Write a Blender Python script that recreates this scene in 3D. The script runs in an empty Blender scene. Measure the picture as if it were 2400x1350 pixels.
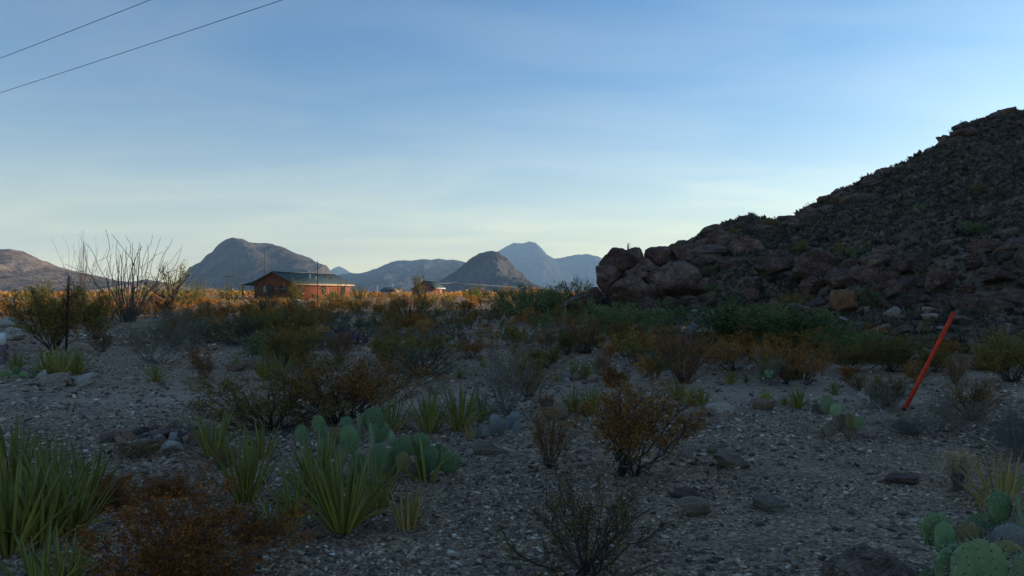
import bpy, bmesh, math, random
import numpy as np
from mathutils import Vector, Matrix, Euler

# ------------------------------------------------------------------ camera, sky, sun, exposure
SC = bpy.context.scene
COL = SC.collection
CH, F, HZ = 1.5, 1733.0, 683.0          # eye height, focal length in photo pixels, horizon row
SUN_AZ, SUN_EL = math.radians(62.0), math.radians(11.0)
R = math.radians

cam = bpy.data.cameras.new('camera')
cam.sensor_width = 36.0
cam.lens = 36.0 * F / 2400.0
cam.shift_y = (HZ - 675.0) / 2400.0
cam.clip_start = 0.05
cam.clip_end = 60000.0
camo = bpy.data.objects.new('camera', cam)
COL.objects.link(camo)
camo.location = (0, 0, CH)
camo.rotation_euler = (R(90), 0, 0)
SC.camera = camo

world = bpy.data.worlds.new('World')
SC.world = world
world.use_nodes = True
wn = world.node_tree
wn.nodes.clear()
wl = wn.links.new
VEIL = (0.58, 0.38, (15.2, 12.8, 6.3))      # least brightness, gain towards the sun, colour
sky = wn.nodes.new('ShaderNodeTexSky')
sky.sky_type = 'NISHITA'
sky.sun_disc = False
sky.sun_elevation = SUN_EL
sky.sun_rotation = SUN_AZ
sky.air_density = 1.0
sky.dust_density = 0.9
sky.ozone_density = 3.6
tc = wn.nodes.new('ShaderNodeTexCoord')
# thin, stretched high cloud: the direction is projected on a cloud plane
sx = wn.nodes.new('ShaderNodeSeparateXYZ'); wl(tc.outputs['Generated'], sx.inputs[0])
zz = wn.nodes.new('ShaderNodeMath'); zz.operation = 'ADD'; wl(sx.outputs[2], zz.inputs[0]); zz.inputs[1].default_value = 0.16
dx = wn.nodes.new('ShaderNodeMath'); dx.operation = 'DIVIDE'; wl(sx.outputs[0], dx.inputs[0]); wl(zz.outputs[0], dx.inputs[1])
dy = wn.nodes.new('ShaderNodeMath'); dy.operation = 'DIVIDE'; wl(sx.outputs[1], dy.inputs[0]); wl(zz.outputs[0], dy.inputs[1])
cx = wn.nodes.new('ShaderNodeCombineXYZ'); wl(dx.outputs[0], cx.inputs[0]); wl(dy.outputs[0], cx.inputs[1])
mp = wn.nodes.new('ShaderNodeMapping'); mp.inputs['Scale'].default_value = (0.9, 1.9, 1.0); mp.inputs['Rotation'].default_value = (0, 0, R(12))
wl(cx.outputs[0], mp.inputs[0])
nz = wn.nodes.new('ShaderNodeTexNoise'); nz.inputs['Scale'].default_value = 1.1; nz.inputs['Detail'].default_value = 7.0
nz.inputs['Roughness'].default_value = 0.55; nz.inputs['Distortion'].default_value = 0.6
wl(mp.outputs[0], nz.inputs['Vector'])
rp = wn.nodes.new('ShaderNodeValToRGB'); rp.color_ramp.elements[0].position = 0.40; rp.color_ramp.elements[1].position = 0.78
wl(nz.outputs['Fac'], rp.inputs[0])
# the veil thickens towards the horizon, where one looks through more of it
def wm(op, a, b=None):
    m = wn.nodes.new('ShaderNodeMath'); m.operation = op
    for i, v in enumerate((a, b)):
        if v is None: continue
        if isinstance(v, (int, float)): m.inputs[i].default_value = v
        else: wl(v, m.inputs[i])
    return m.outputs[0]
air = wm('MULTIPLY', 0.85, wm('EXPONENT', wm('DIVIDE', wm('MAXIMUM', sx.outputs[2], 0.0), -0.082)))
fac = wm('ADD', wm('MULTIPLY', rp.outputs[0], 0.035), wm('MULTIPLY', air, wm('ADD', wm('MULTIPLY', rp.outputs[0], 0.22), 0.76)))
tint = wn.nodes.new('ShaderNodeMix'); tint.data_type = 'RGBA'; tint.blend_type = 'MULTIPLY'; tint.inputs[0].default_value = 1.0
wl(sky.outputs[0], tint.inputs[6]); tint.inputs[7].default_value = (0.44, 0.61, 0.69, 1)
SKY_TINT = tint
# the veil is brighter on the sun's side
dt = wn.nodes.new('ShaderNodeVectorMath'); dt.operation = 'DOT_PRODUCT'; wl(tc.outputs['Generated'], dt.inputs[0])
dt.inputs[1].default_value = (math.sin(SUN_AZ), math.cos(SUN_AZ), 0.15)
glow = wm('ADD', VEIL[0], wm('MULTIPLY', wm('POWER', wm('MAXIMUM', dt.outputs['Value'], 0.0), 1.5), VEIL[1]))
vc = wn.nodes.new('ShaderNodeVectorMath'); vc.operation = 'SCALE'; vc.inputs[0].default_value = VEIL[2]; wl(glow, vc.inputs['Scale'])
cl = wn.nodes.new('ShaderNodeMix'); cl.data_type = 'RGBA'
wl(fac, cl.inputs[0]); wl(tint.outputs[2], cl.inputs[6]); wl(vc.outputs[0], cl.inputs[7])
bg = wn.nodes.new('ShaderNodeBackground'); bg.inputs['Strength'].default_value = 0.15
wl(cl.outputs[2], bg.inputs['Color'])
wo = wn.nodes.new('ShaderNodeOutputWorld'); wl(bg.outputs[0], wo.inputs['Surface'])

sun = bpy.data.lights.new('sun', 'SUN')
sun.energy = 5.0
sun.angle = R(0.5)
sun.color = (1.0, 0.78, 0.55)
suno = bpy.data.objects.new('sun', sun)
COL.objects.link(suno)
SDIR = Vector((math.sin(SUN_AZ) * math.cos(SUN_EL), math.cos(SUN_AZ) * math.cos(SUN_EL), math.sin(SUN_EL)))
suno.rotation_euler = SDIR.to_track_quat('Z', 'Y').to_euler()
suno.location = SDIR * 200

vs = SC.view_settings
vs.view_transform = 'Standard'
vs.look = 'None'
vs.gamma = 1.0
vs.exposure = 0.95
vs.use_curve_mapping = False
SC.render.engine = 'CYCLES'
SC.cycles.use_denoising = True
SC.cycles.max_bounces = 5
SC.cycles.diffuse_bounces = 3
SC.cycles.transparent_max_bounces = 6
SC.cycles.volume_bounces = 0

rng = np.random.default_rng(7)
rnd = random.Random(11)

# ------------------------------------------------------------------ noise
def _hash(ix, iy, iz, s):
    n = (ix * 374761393 + iy * 668265263 + iz * 2147483647 + s * 974634121) & 0xffffffff
    n = ((n ^ (n >> 13)) * 1274126177) & 0xffffffff
    n = ((n ^ (n >> 16)) * 2246822519) & 0xffffffff
    return ((n ^ (n >> 15)) & 0xffff) / 65535.0

def _h1(ix, iy, iz, s):
    n = (ix * 374761393 + iy * 668265263 + iz * 2147483647 + s * 974634121) & 0xffffffff
    n = ((n ^ (n >> 13)) * 1274126177) & 0xffffffff
    n = ((n ^ (n >> 16)) * 2246822519) & 0xffffffff
    return ((n ^ (n >> 15)) & 0xffff) / 65535.0

def _v1(x, y, z, s):
    ix, iy, iz = math.floor(x), math.floor(y), math.floor(z)
    fx, fy, fz = x - ix, y - iy, z - iz
    fx = fx * fx * (3 - 2 * fx); fy = fy * fy * (3 - 2 * fy); fz = fz * fz * (3 - 2 * fz)
    r = 0.0
    for a in (0, 1):
        wa = fx if a else 1 - fx
        for b in (0, 1):
            wb = wa * (fy if b else 1 - fy)
            r += wb * (1 - fz) * _h1(ix + a, iy + b, iz, s)
            if fz: r += wb * fz * _h1(ix + a, iy + b, iz + 1, s)
    return r * 2 - 1

def vnoise(x, y, z=0.0, s=0):
    x = np.asarray(x, float)
    if x.size == 1:
        return np.full(x.shape, _v1(float(x.flat[0]), float(np.asarray(y).flat[0]), float(np.asarray(z).flat[0]), s)); y = np.asarray(y, float); z = np.broadcast_to(np.asarray(z, float), x.shape)
    ix = np.floor(x).astype(np.int64); iy = np.floor(y).astype(np.int64); iz = np.floor(z).astype(np.int64)
    fx, fy, fz = x - ix, y - iy, z - iz
    fx = fx * fx * (3 - 2 * fx); fy = fy * fy * (3 - 2 * fy); fz = fz * fz * (3 - 2 * fz)
    r = 0
    for a in (0, 1):
        for b in (0, 1):
            for c in (0, 1):
                w = (fx if a else 1 - fx) * (fy if b else 1 - fy) * (fz if c else 1 - fz)
                r = r + w * _hash(ix + a, iy + b, iz + c, s)
    return r * 2 - 1

def fbm(x, y, z=0.0, s=0, o=4):
    r, a, f = 0, 0.5, 1.0
    x = np.asarray(x, float); y = np.asarray(y, float); z = np.asarray(z, float)
    for i in range(o):
        r = r + a * vnoise(x * f, y * f, z * f, s + i * 17)
        a *= 0.5; f *= 2.03
    return r

def ridged(x, y, z=0.0, s=0, o=4):
    r, a, f = 0, 0.5, 1.0
    x = np.asarray(x, float); y = np.asarray(y, float); z = np.asarray(z, float)
    for i in range(o):
        r = r + a * (1 - 2 * np.abs(vnoise(x * f, y * f, z * f, s + i * 13)))
        a *= 0.5; f *= 2.1
    return r

def sstep(a, b, x):
    t = np.clip((x - a) / (b - a), 0, 1)
    return t * t * (3 - 2 * t)

# ------------------------------------------------------------------ terrain heights
def G(x, y):
    """height of the desert floor"""
    x = np.asarray(x, float); y = np.asarray(y, float)
    d = np.hypot(x, y)
    h = 0.05 * fbm(x / 2.3, y / 2.3, 0, 3, 3) + 0.16 * fbm(x / 9.0, y / 9.0, 0, 5, 3) * sstep(5, 16, d)
    h = h + 0.45 * sstep(48, 100, y) * sstep(260, 130, d) + 0.5 * fbm(x / 60.0, y / 60.0, 0, 8, 3) * sstep(60, 160, d)
    return h

# the hill, by bearing from the camera (degrees right of the view): toe, ledge, ridge
HT = np.array([
    # deg   toe  ledge  zb   zt  ridge  zr
    [4.0,  44,  47.0, 0.0, 0.1, 51.0, 0.1],
    [6.6,  41,  44.5, 0.2, 0.6, 51.0, 0.9],
    [9.6,  36,  43.5, 0.4, 1.6, 53.0, 2.7],
    [13.0, 31,  42.0, 0.5, 2.4, 55.5, 4.5],
    [14.9, 28,  40.0, 0.5, 2.7, 58.0, 5.6],
    [16.4, 26,  38.0, 0.6, 2.8, 60.0, 6.8],
    [17.9, 24,  36.5, 0.6, 2.8, 62.5, 7.2],
    [20.3, 22,  34.5, 0.7, 2.8, 66.0, 7.2],
    [21.7, 21,  33.5, 0.7, 2.8, 69.0, 8.5],
    [24.8, 20,  31.5, 0.8, 2.7, 74.5, 10.9],
    [27.4, 18.5, 30.0, 0.9, 2.6, 80.0, 13.0],
    [30.0, 18,  29.0, 0.9, 2.6, 86.0, 16.0],
    [31.2, 18,  28.8, 0.9, 2.7, 89.3, 18.3],
    [33.1, 17.5, 28.3, 0.9, 2.7, 94.5, 20.0],
    [34.7, 17,  28.0, 0.9, 2.7, 99.0, 21.5],
    [45.0, 17,  28.0, 0.9, 2.7, 112., 32.0],
    [60.0, 17,  30.0, 0.9, 2.7, 120., 40.0],
    [90.0, 22,  36.0, 0.9, 2.7, 120., 44.0],
    [120., 30,  45.0, 0.9, 2.7, 125., 30.0],
    [150., 60,  70.0, 0.2, 0.6, 130., 3.0]])
HT[:, 6] += 0.35 * np.exp(-((HT[:, 0] - 25.5) / 4.5) ** 2) - 0.15
BACK = 36.0

def hill(x, y, noise=True):
    x = np.asarray(x, float); y = np.asarray(y, float)
    th = np.degrees(np.arctan2(x, y)); d = np.hypot(x, y)
    toe, led, zb, zt, rid, zr = [np.interp(th, HT[:, 0], HT[:, i]) for i in range(1, 7)]
    h = np.where(d < toe, -0.4 - (toe - d) * 0.2, 0.0)
    def seg(d0, z0, d1, z1, p=1.0):
        t = np.clip((d - d0) / np.maximum(d1 - d0, 1e-3), 0, 1)
        return z0 + (z1 - z0) * t ** p
    h = np.where((d >= toe) & (d < led), seg(toe, -0.12, led, zb, 1.25), h)
    h = np.where((d >= led) & (d < led + 3.2), seg(led, zb, led + 3.2, zt), h)
    h = np.where((d >= led + 3.2) & (d < rid), seg(led + 3.2, zt, rid, zr, 1.12), h)
    h = np.where((d >= rid), seg(rid, zr, rid + BACK, -1.0, 1.3), h)
    if noise:
        up = sstep(0, 6, d - led) * np.clip(zr / 4.0, 0, 1)
        crest = 1 - 0.55 * np.exp(-((d - rid) / 6.0) ** 2)
        h = h + 0.9 * fbm(x / 7.0, y / 7.0, 0, 21, 4) * up * crest + 0.35 * ridged(x / 2.6, y / 2.6, 0, 25, 3) * up
        near = sstep(0, 5, d - toe) * (1 - up)
        h = h + 0.22 * fbm(x / 2.2, y / 2.2, 0, 31, 4) * near
    edge = sstep(4.0, 5.5, th) * sstep(150, 146, th)
    return np.where(edge < 0.999, h * edge - (1 - edge) * 1.5, h)

def H(x, y):
    return np.maximum(G(x, y), hill(x, y))

def h1(x, y):
    return float(H(np.array([x]), np.array([y]))[0])

def GP(u, v):
    """ground point seen at photo pixel (u, v)"""
    y = CH * F / max(v - HZ, 4.0)
    for _ in range(8):
        x = (u - 1200.0) / F * y
        z = float(G(np.array([x]), np.array([y]))[0])
        y = 0.5 * y + 0.5 * (CH - z) * F / max(v - HZ, 4.0)
    x = (u - 1200.0) / F * y
    return Vector((x, y, float(G(np.array([x]), np.array([y]))[0])))

def PP(u, v, y):
    return Vector(((u - 1200.0) / F * y, y, CH + (HZ - v) / F * y))

# ------------------------------------------------------------------ materials
MATS = {}
def newmat(name):
    m = bpy.data.materials.new(name); m.use_nodes = True
    MATS[name] = m
    n = m.node_tree; n.nodes.clear()
    out = n.nodes.new('ShaderNodeOutputMaterial')
    return m, n, n.links.new, out

def ramp(n, pts):
    r = n.nodes.new('ShaderNodeValToRGB')
    e = r.color_ramp.elements
    while len(e) < len(pts): e.new(0.5)
    for el, (p, c) in zip(e, pts):
        el.position = p; el.color = (*c, 1)
    return r

def mixc(n, l, fac, a, b, mode='MIX'):
    m = n.nodes.new('ShaderNodeMix'); m.data_type = 'RGBA'; m.blend_type = mode
    for sock, val in ((0, fac), (6, a), (7, b)):
        if isinstance(val, (int, float)): m.inputs[sock].default_value = val
        elif isinstance(val, tuple): m.inputs[sock].default_value = (*val, 1)
        else: l(val, m.inputs[sock])
    return m.outputs[2]

def noise(n, l, vec, scale, detail=4, rough=0.55, dist=0.0):
    t = n.nodes.new('ShaderNodeTexNoise')
    t.inputs['Scale'].default_value = scale; t.inputs['Detail'].default_value = detail
    t.inputs['Roughness'].default_value = rough; t.inputs['Distortion'].default_value = dist
    if vec is not None: l(vec, t.inputs['Vector'])
    return t.outputs['Fac']

def math_(n, l, op, a, b=None):
    m = n.nodes.new('ShaderNodeMath'); m.operation = op
    for i, val in enumerate((a, b)):
        if val is None: continue
        if isinstance(val, (int, float)): m.inputs[i].default_value = val
        else: l(val, m.inputs[i])
    return m.outputs[0]

def bump(n, l, hgt, strength, dist, normal=None):
    b = n.nodes.new('ShaderNodeBump'); b.inputs['Strength'].default_value = strength; b.inputs['Distance'].default_value = dist
    l(hgt, b.inputs['Height'])
    if normal is not None: l(normal, b.inputs['Normal'])
    return b.outputs[0]

def princ(n, l, out, col, rough=0.9, nrm=None, spec=0.25, metal=0.0):
    p = n.nodes.new('ShaderNodeBsdfPrincipled')
    if isinstance(col, tuple): p.inputs['Base Color'].default_value = (*col, 1)
    else: l(col, p.inputs['Base Color'])
    p.inputs['Roughness'].default_value = rough
    p.inputs['Specular IOR Level'].default_value = spec
    p.inputs['Metallic'].default_value = metal
    if nrm is not None: l(nrm, p.inputs['Normal'])
    l(p.outputs[0], out.inputs[0])
    return p

def m_plain(name, col, rough=0.8, var=0.25, scale=6.0, spec=0.25, metal=0.0, bmp=0.0):
    m, n, l, out = newmat(name)
    tc = n.nodes.new('ShaderNodeTexCoord')
    nf = noise(n, l, tc.outputs['Object'], scale, 5)
    r = ramp(n, [(0.3, tuple(c * (1 - var) for c in col)), (0.7, tuple(min(1, c * (1 + var)) for c in col))])
    l(nf, r.inputs[0])
    nr = bump(n, l, nf, bmp, 0.02) if bmp else None
    princ(n, l, out, r.outputs[0], rough, nr, spec, metal)
    return m

def m_leaf(name, pts, trans=0.3, hue=0.25, spec=0.0):
    """foliage: colours along the 'tone' attribute, small shift from plant to plant"""
    m, n, l, out = newmat(name)
    at = n.nodes.new('ShaderNodeAttribute'); at.attribute_name = 'tone'
    r = ramp(n, pts); l(at.outputs['Fac'], r.inputs[0])
    oi = n.nodes.new('ShaderNodeObjectInfo')
    k = n.nodes.new('ShaderNodeMapRange'); l(oi.outputs['Random'], k.inputs[0])
    k.inputs[3].default_value = 1 - hue; k.inputs[4].default_value = 1 + hue
    vm = n.nodes.new('ShaderNodeVectorMath'); vm.operation = 'SCALE'
    l(r.outputs[0], vm.inputs[0]); l(k.outputs[0], vm.inputs['Scale'])
    d = n.nodes.new('ShaderNodeBsdfDiffuse'); l(vm.outputs[0], d.inputs[0])
    t = n.nodes.new('ShaderNodeBsdfTranslucent'); l(vm.outputs[0], t.inputs[0])
    mx = n.nodes.new('ShaderNodeMixShader'); mx.inputs[0].default_value = trans
    l(d.outputs[0], mx.inputs[1]); l(t.outputs[0], mx.inputs[2])
    if spec:
        g = n.nodes.new('ShaderNodeBsdfGlossy'); g.inputs['Roughness'].default_value = 0.45
        m2 = n.nodes.new('ShaderNodeMixShader'); m2.inputs[0].default_value = spec
        l(mx.outputs[0], m2.inputs[1]); l(g.outputs[0], m2.inputs[2]); mx = m2
    l(mx.outputs[0], out.inputs[0])
    return m

def m_rock(name, a, b, c, scale=1.0, crack=0.6, coord='Object', strata=0.0, bd=0.05):
    m, n, l, out = newmat(name)
    tc = n.nodes.new('ShaderNodeTexCoord')
    oi = n.nodes.new('ShaderNodeObjectInfo')
    ad = n.nodes.new('ShaderNodeVectorMath'); ad.operation = 'ADD'
    l(tc.outputs[coord], ad.inputs[0])
    sc_ = n.nodes.new('ShaderNodeVectorMath'); sc_.operation = 'SCALE'; l(oi.outputs['Location'], sc_.inputs[0]); sc_.inputs['Scale'].default_value = 0.37
    l(sc_.outputs[0], ad.inputs[1])
    v = ad.outputs[0]
    n1 = noise(n, l, v, 1.6 * scale, 6, 0.6, 0.4)
    n2 = noise(n, l, v, 9.0 * scale, 6, 0.65)
    r1 = ramp(n, [(0.32, a), (0.52, b), (0.70, c)]); l(n1, r1.inputs[0])
    r2 = ramp(n, [(0.30, (0.38, 0.37, 0.37)), (0.52, (0.95, 0.93, 0.9)), (0.70, (1.75, 1.68, 1.55))]); l(n2, r2.inputs[0])
    col = mixc(n, l, 1.0, r1.outputs[0], r2.outputs[0], 'MULTIPLY')
    k = n.nodes.new('ShaderNodeMapRange'); l(oi.outputs['Random'], k.inputs[0]); k.inputs[3].default_value = 0.72; k.inputs[4].default_value = 1.25
    vm = n.nodes.new('ShaderNodeVectorMath'); vm.operation = 'SCALE'; l(col, vm.inputs[0]); l(k.outputs[0], vm.inputs['Scale'])
    vo = n.nodes.new('ShaderNodeTexVoronoi'); vo.feature = 'DISTANCE_TO_EDGE'; vo.inputs['Scale'].default_value = 1.7 * scale
    wv = n.nodes.new('ShaderNodeVectorMath'); wv.operation = 'ADD'
    nw = n.nodes.new('ShaderNodeTexNoise'); nw.inputs['Scale'].default_value = 2.5 * scale; l(v, nw.inputs['Vector'])
    l(v, wv.inputs[0]); l(nw.outputs['Color'], wv.inputs[1]); l(wv.outputs[0], vo.inputs['Vector'])
    cr = n.nodes.new('ShaderNodeMapRange'); l(vo.outputs['Distance'], cr.inputs[0]); cr.inputs[2].default_value = 0.06
    hh = math_(n, l, 'MULTIPLY', cr.outputs[0], crack)
    hh = math_(n, l, 'ADD', hh, math_(n, l, 'MULTIPLY', n2, 0.9))
    n3 = noise(n, l, v, 28 * scale, 4, 0.7)
    hh = math_(n, l, 'ADD', hh, math_(n, l, 'MULTIPLY', n3, 0.35))
    if strata:
        wt = n.nodes.new('ShaderNodeTexWave'); wt.bands_direction = 'Z'; wt.inputs['Scale'].default_value = 2.2 * scale
        wt.inputs['Distortion'].default_value = 6; wt.inputs['Detail'].default_value = 3; l(v, wt.inputs['Vector'])
        hh = math_(n, l, 'ADD', hh, math_(n, l, 'MULTIPLY', wt.outputs['Fac'], strata))
    nr = bump(n, l, hh, 0.8, bd)
    princ(n, l, out, vm.outputs[0], 0.95, nr, 0.15)
    return m

# ------------------------------------------------------------------ mesh helpers
def mk(name, V, faces, mats, mi=None, tone=None, smooth=False):
    """faces: list of int arrays (n,3) / (n,4); mi: material index per array or per face; tone: value per vertex"""
    me = bpy.data.meshes.new(name)
    V = np.asarray(V, np.float32)
    faces = [np.asarray(f, np.int32) for f in faces if len(f)]
    nl = sum(f.size for f in faces); nf = sum(len(f) for f in faces)
    me.vertices.add(len(V)); me.vertices.foreach_set('co', V.ravel())
    me.loops.add(nl); me.polygons.add(nf)
    me.loops.foreach_set('vertex_index', np.concatenate([f.ravel() for f in faces]))
    tot = np.concatenate([np.full(len(f), f.shape[1], np.int32) for f in faces])
    st = np.concatenate([[0], np.cumsum(tot)[:-1]]).astype(np.int32)
    me.polygons.foreach_set('loop_start', st)
    if mi is not None:
        if len(mi) == len(faces) and len(mi) != nf:
            mi = np.concatenate([np.full(len(f), k, np.int32) for f, k in zip(faces, mi)])
        me.polygons.foreach_set('material_index', np.asarray(mi, np.int32))
    if smooth: me.polygons.foreach_set('use_smooth', np.ones(nf, bool))
    for m in (mats if isinstance(mats, (list, tuple)) else [mats]):
        me.materials.append(MATS[m] if isinstance(m, str) else m)
    if tone is not None:
        a = me.attributes.new('tone', 'FLOAT', 'POINT'); a.data.foreach_set('value', np.asarray(tone, np.float32))
    me.update(calc_edges=True)
    return me

class MB:
    def __init__(s):
        s.v = []; s.q = []; s.t = []; s.n = 0; s.tone = []; s.qm = []; s.tm = []
    def add(s, V, q=None, t=None, tone=0.0, m=0):
        V = np.asarray(V, float).reshape(-1, 3)
        if q is not None and len(q): q = np.asarray(q); s.q.append(q + s.n); s.qm.append(np.full(len(q), m))
        if t is not None and len(t): t = np.asarray(t); s.t.append(t + s.n); s.tm.append(np.full(len(t), m))
        s.v.append(V); s.n += len(V)
        s.tone.append(np.broadcast_to(np.asarray(tone, float), (len(V),)))
        return s
    def mesh(s, name, mats, smooth=False):
        V = np.concatenate(s.v)
        fs = []; mi = []
        if s.q: fs.append(np.concatenate(s.q)); mi.append(np.concatenate(s.qm))
        if s.t: fs.append(np.concatenate(s.t)); mi.append(np.concatenate(s.tm))
        return mk(name, V, fs, mats, np.concatenate(mi), np.concatenate(s.tone), smooth)
    def box(s, x0, x1, y0, y1, z0, z1, m=0, M=None):
        V = np.array([[x, y, z] for z in (z0, z1) for y in (y0, y1) for x in (x0, x1)], float)
        if M is not None: V = V @ np.array(M.to_3x3()).T + np.array(M.translation)
        return s.add(V, [[0, 2, 3, 1], [4, 5, 7, 6], [0, 1, 5, 4], [2, 6, 7, 3], [0, 4, 6, 2], [1, 3, 7, 5]], m=m)
    def tube(s, pts, rad, k=4, m=0, tone=0.0, cap=True):
        pts = np.asarray(pts, float); n = len(pts)
        rad = np.broadcast_to(np.asarray(rad, float), (n,))
        tg = np.gradient(pts, axis=0); tg /= np.linalg.norm(tg, axis=1)[:, None] + 1e-9
        ref = np.array([0.31, 0.17, 0.93]) if abs(tg[0] @ np.array([0.31, 0.17, 0.93])) < 0.9 else np.array([1.0, 0, 0])
        a = np.cross(tg, ref); a /= np.linalg.norm(a, axis=1)[:, None] + 1e-9
        b = np.cross(tg, a)
        an = np.arange(k) * 2 * np.pi / k
        V = pts[:, None, :] + rad[:, None, None] * (np.cos(an)[None, :, None] * a[:, None, :] + np.sin(an)[None, :, None] * b[:, None, :])
        i = np.arange(n - 1)[:, None] * k; j = np.arange(k)[None, :]; jn = (j + 1) % k
        q = np.stack([i + j, i + jn, i + k + jn, i + k + j], -1).reshape(-1, 4)
        t = []
        if cap:
            t = [[0, jj + 1, jj] for jj in range(1, k - 1)] + [[(n - 1) * k, (n - 1) * k + jj, (n - 1) * k + jj + 1] for jj in range(1, k - 1)]
        return s.add(V.reshape(-1, 3), q, t, tone, m)
    def tubes(s, P, rad, k=3, m=0):
        """many short tubes at once: P (n, m, 3), rad (n, m)"""
        P = np.asarray(P, float); rad = np.asarray(rad, float); n, mm, _ = P.shape
        tg = P[:, -1] - P[:, 0]; tg /= np.linalg.norm(tg, axis=1)[:, None] + 1e-9
        ref = np.where(np.abs(tg[:, 2:3]) < .9, np.array([[0, 0, 1.0]]), np.array([[1.0, 0, 0]]))
        a = np.cross(tg, ref); a /= np.linalg.norm(a, axis=1)[:, None] + 1e-9
        b = np.cross(tg, a); an = np.arange(k) * 2 * np.pi / k
        ring = np.cos(an)[None, :, None] * a[:, None] + np.sin(an)[None, :, None] * b[:, None]
        V = P[:, :, None, :] + rad[:, :, None, None] * ring[:, None]
        i = np.arange(mm - 1)[:, None] * k; j = np.arange(k)[None, :]; jn = (j + 1) % k
        q = np.stack([i + j, i + jn, i + k + jn, i + k + j], -1).reshape(-1, 4)
        q = (q[None] + (np.arange(n) * mm * k)[:, None, None]).reshape(-1, 4)
        return s.add(V.reshape(-1, 3), q, None, 0.0, m)
    def leaves(s, C, size, m=0, tone=None, rg=rng, aspect=0.55, axis=None):
        C = np.asarray(C, float); n = len(C)
        if not n: return s
        a = rg.normal(size=(n, 3)) if axis is None else np.asarray(axis, float) + 0.35 * rg.normal(size=(n, 3))
        a /= np.linalg.norm(a, axis=1)[:, None]
        b = np.cross(a, rg.normal(size=(n, 3))); b /= np.linalg.norm(b, axis=1)[:, None] + 1e-9
        sz = (size * rg.uniform(0.6, 1.3, n))[:, None]
        V = np.stack([C - a * sz * .5, C + b * sz * aspect * .5, C + a * sz * .5, C - b * sz * aspect * .5], 1).reshape(-1, 3)
        q = np.arange(4 * n).reshape(n, 4)
        tn = np.repeat(rg.uniform(0, 1, n) if tone is None else tone, 4)
        return s.add(V, q, None, tn, m)

def ob(name, me, parent=None, loc=None, kind=None, label=None, cat=None, group=None):
    o = bpy.data.objects.new(name, me)
    COL.objects.link(o)
    if parent is not None: o.parent = parent
    if loc is not None: o.location = loc
    if kind: o['kind'] = kind
    if label: o['label'] = label
    if cat: o['category'] = cat
    if group: o['group'] = group
    return o

class Proto:
    def __init__(s, parts): s.parts = parts     # [(part name, mesh)]
    def place(s, name, label, cat, loc, rz=0.0, scale=(1, 1, 1), group=None, tilt=(0, 0)):
        one = len(s.parts) == 1 and s.parts[0][0] is None
        r = ob(name, s.parts[0][1] if one else None, None, loc, None, label, cat, group)
        r.rotation_euler = (tilt[0], tilt[1], rz)
        r.scale = scale if not isinstance(scale, (int, float)) else (scale,) * 3
        if not one:
            for pn, me in s.parts:
                ob(pn, me, r)
        return r
# ------------------------------------------------------------------ materials of the place
def m_ground():
    m, n, l, out = newmat('ground_gravel')
    tc = n.nodes.new('ShaderNodeTexCoord'); v = tc.outputs['Object']
    big = noise(n, l, v, 0.22, 4, 0.6)
    mid = noise(n, l, v, 2.2, 5, 0.6)
    fine = noise(n, l, v, 34.0, 4, 0.7)
    base = ramp(n, [(0.3, (0.216, 0.155, 0.103)), (0.5, (0.292, 0.207, 0.139)), (0.72, (0.372, 0.266, 0.180))]); l(big, base.inputs[0])
    vo = n.nodes.new('ShaderNodeTexVoronoi'); vo.inputs['Scale'].default_value = 48.0; l(v, vo.inputs['Vector'])
    st = ramp(n, [(0.0, (0.50, 0.49, 0.49)), (0.45, (0.95, 0.92, 0.9)), (0.8, (1.25, 1.2, 1.15)), (1.0, (1.9, 1.85, 1.8))])
    sp = n.nodes.new('ShaderNodeSeparateColor'); l(vo.outputs['Color'], sp.inputs[0]); l(sp.outputs[0], st.inputs[0])
    c = mixc(n, l, 1.0, base.outputs[0], st.outputs[0], 'MULTIPLY')
    mr = ramp(n, [(0.3, (0.72, 0.72, 0.74)), (0.7, (1.22, 1.18, 1.14))]); l(mid, mr.inputs[0])
    c = mixc(n, l, 1.0, c, mr.outputs[0], 'MULTIPLY')
    geo = n.nodes.new('ShaderNodeNewGeometry')
    # a sandy wash crosses the yard: finer and paler grit
    sp2 = n.nodes.new('ShaderNodeSeparateXYZ'); l(geo.outputs['Position'], sp2.inputs[0])
    wob = math_(n, l, 'MULTIPLY', math_(n, l, 'SUBTRACT', noise(n, l, v, 0.5, 4, 0.6), 0.5), 2.6)
    dw = math_(n, l, 'ADD', math_(n, l, 'SUBTRACT', math_(n, l, 'SUBTRACT', sp2.outputs[1], 10.6), math_(n, l, 'MULTIPLY', sp2.outputs[0], 0.10)), wob)
    wm_ = math_(n, l, 'EXPONENT', math_(n, l, 'MULTIPLY', math_(n, l, 'MULTIPLY', dw, dw), -0.55))
    c = mixc(n, l, math_(n, l, 'MULTIPLY', wm_, 0.4), c, (0.45, 0.35, 0.26))
    # far from the yard the floor is tan and scrubby
    ln = n.nodes.new('ShaderNodeVectorMath'); ln.operation = 'LENGTH'; l(geo.outputs['Position'], ln.inputs[0])
    mr2 = n.nodes.new('ShaderNodeMapRange'); l(ln.outputs['Value'], mr2.inputs[0]); mr2.inputs[1].default_value = 120; mr2.inputs[2].default_value = 500
    sc = noise(n, l, v, 0.05, 6, 0.7)
    far = ramp(n, [(0.38, (0.085, 0.088, 0.045)), (0.6, (0.19, 0.15, 0.105))]); l(sc, far.inputs[0])
    c = mixc(n, l, mr2.outputs[0], c, far.outputs[0])
    hh = math_(n, l, 'ADD', math_(n, l, 'MULTIPLY', vo.outputs['Distance'], -1.6), math_(n, l, 'MULTIPLY', fine, 0.5))
    nr = bump(n, l, hh, 0.7, 0.012)
    princ(n, l, out, c, 0.95, nr, 0.12)
m_ground()

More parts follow.
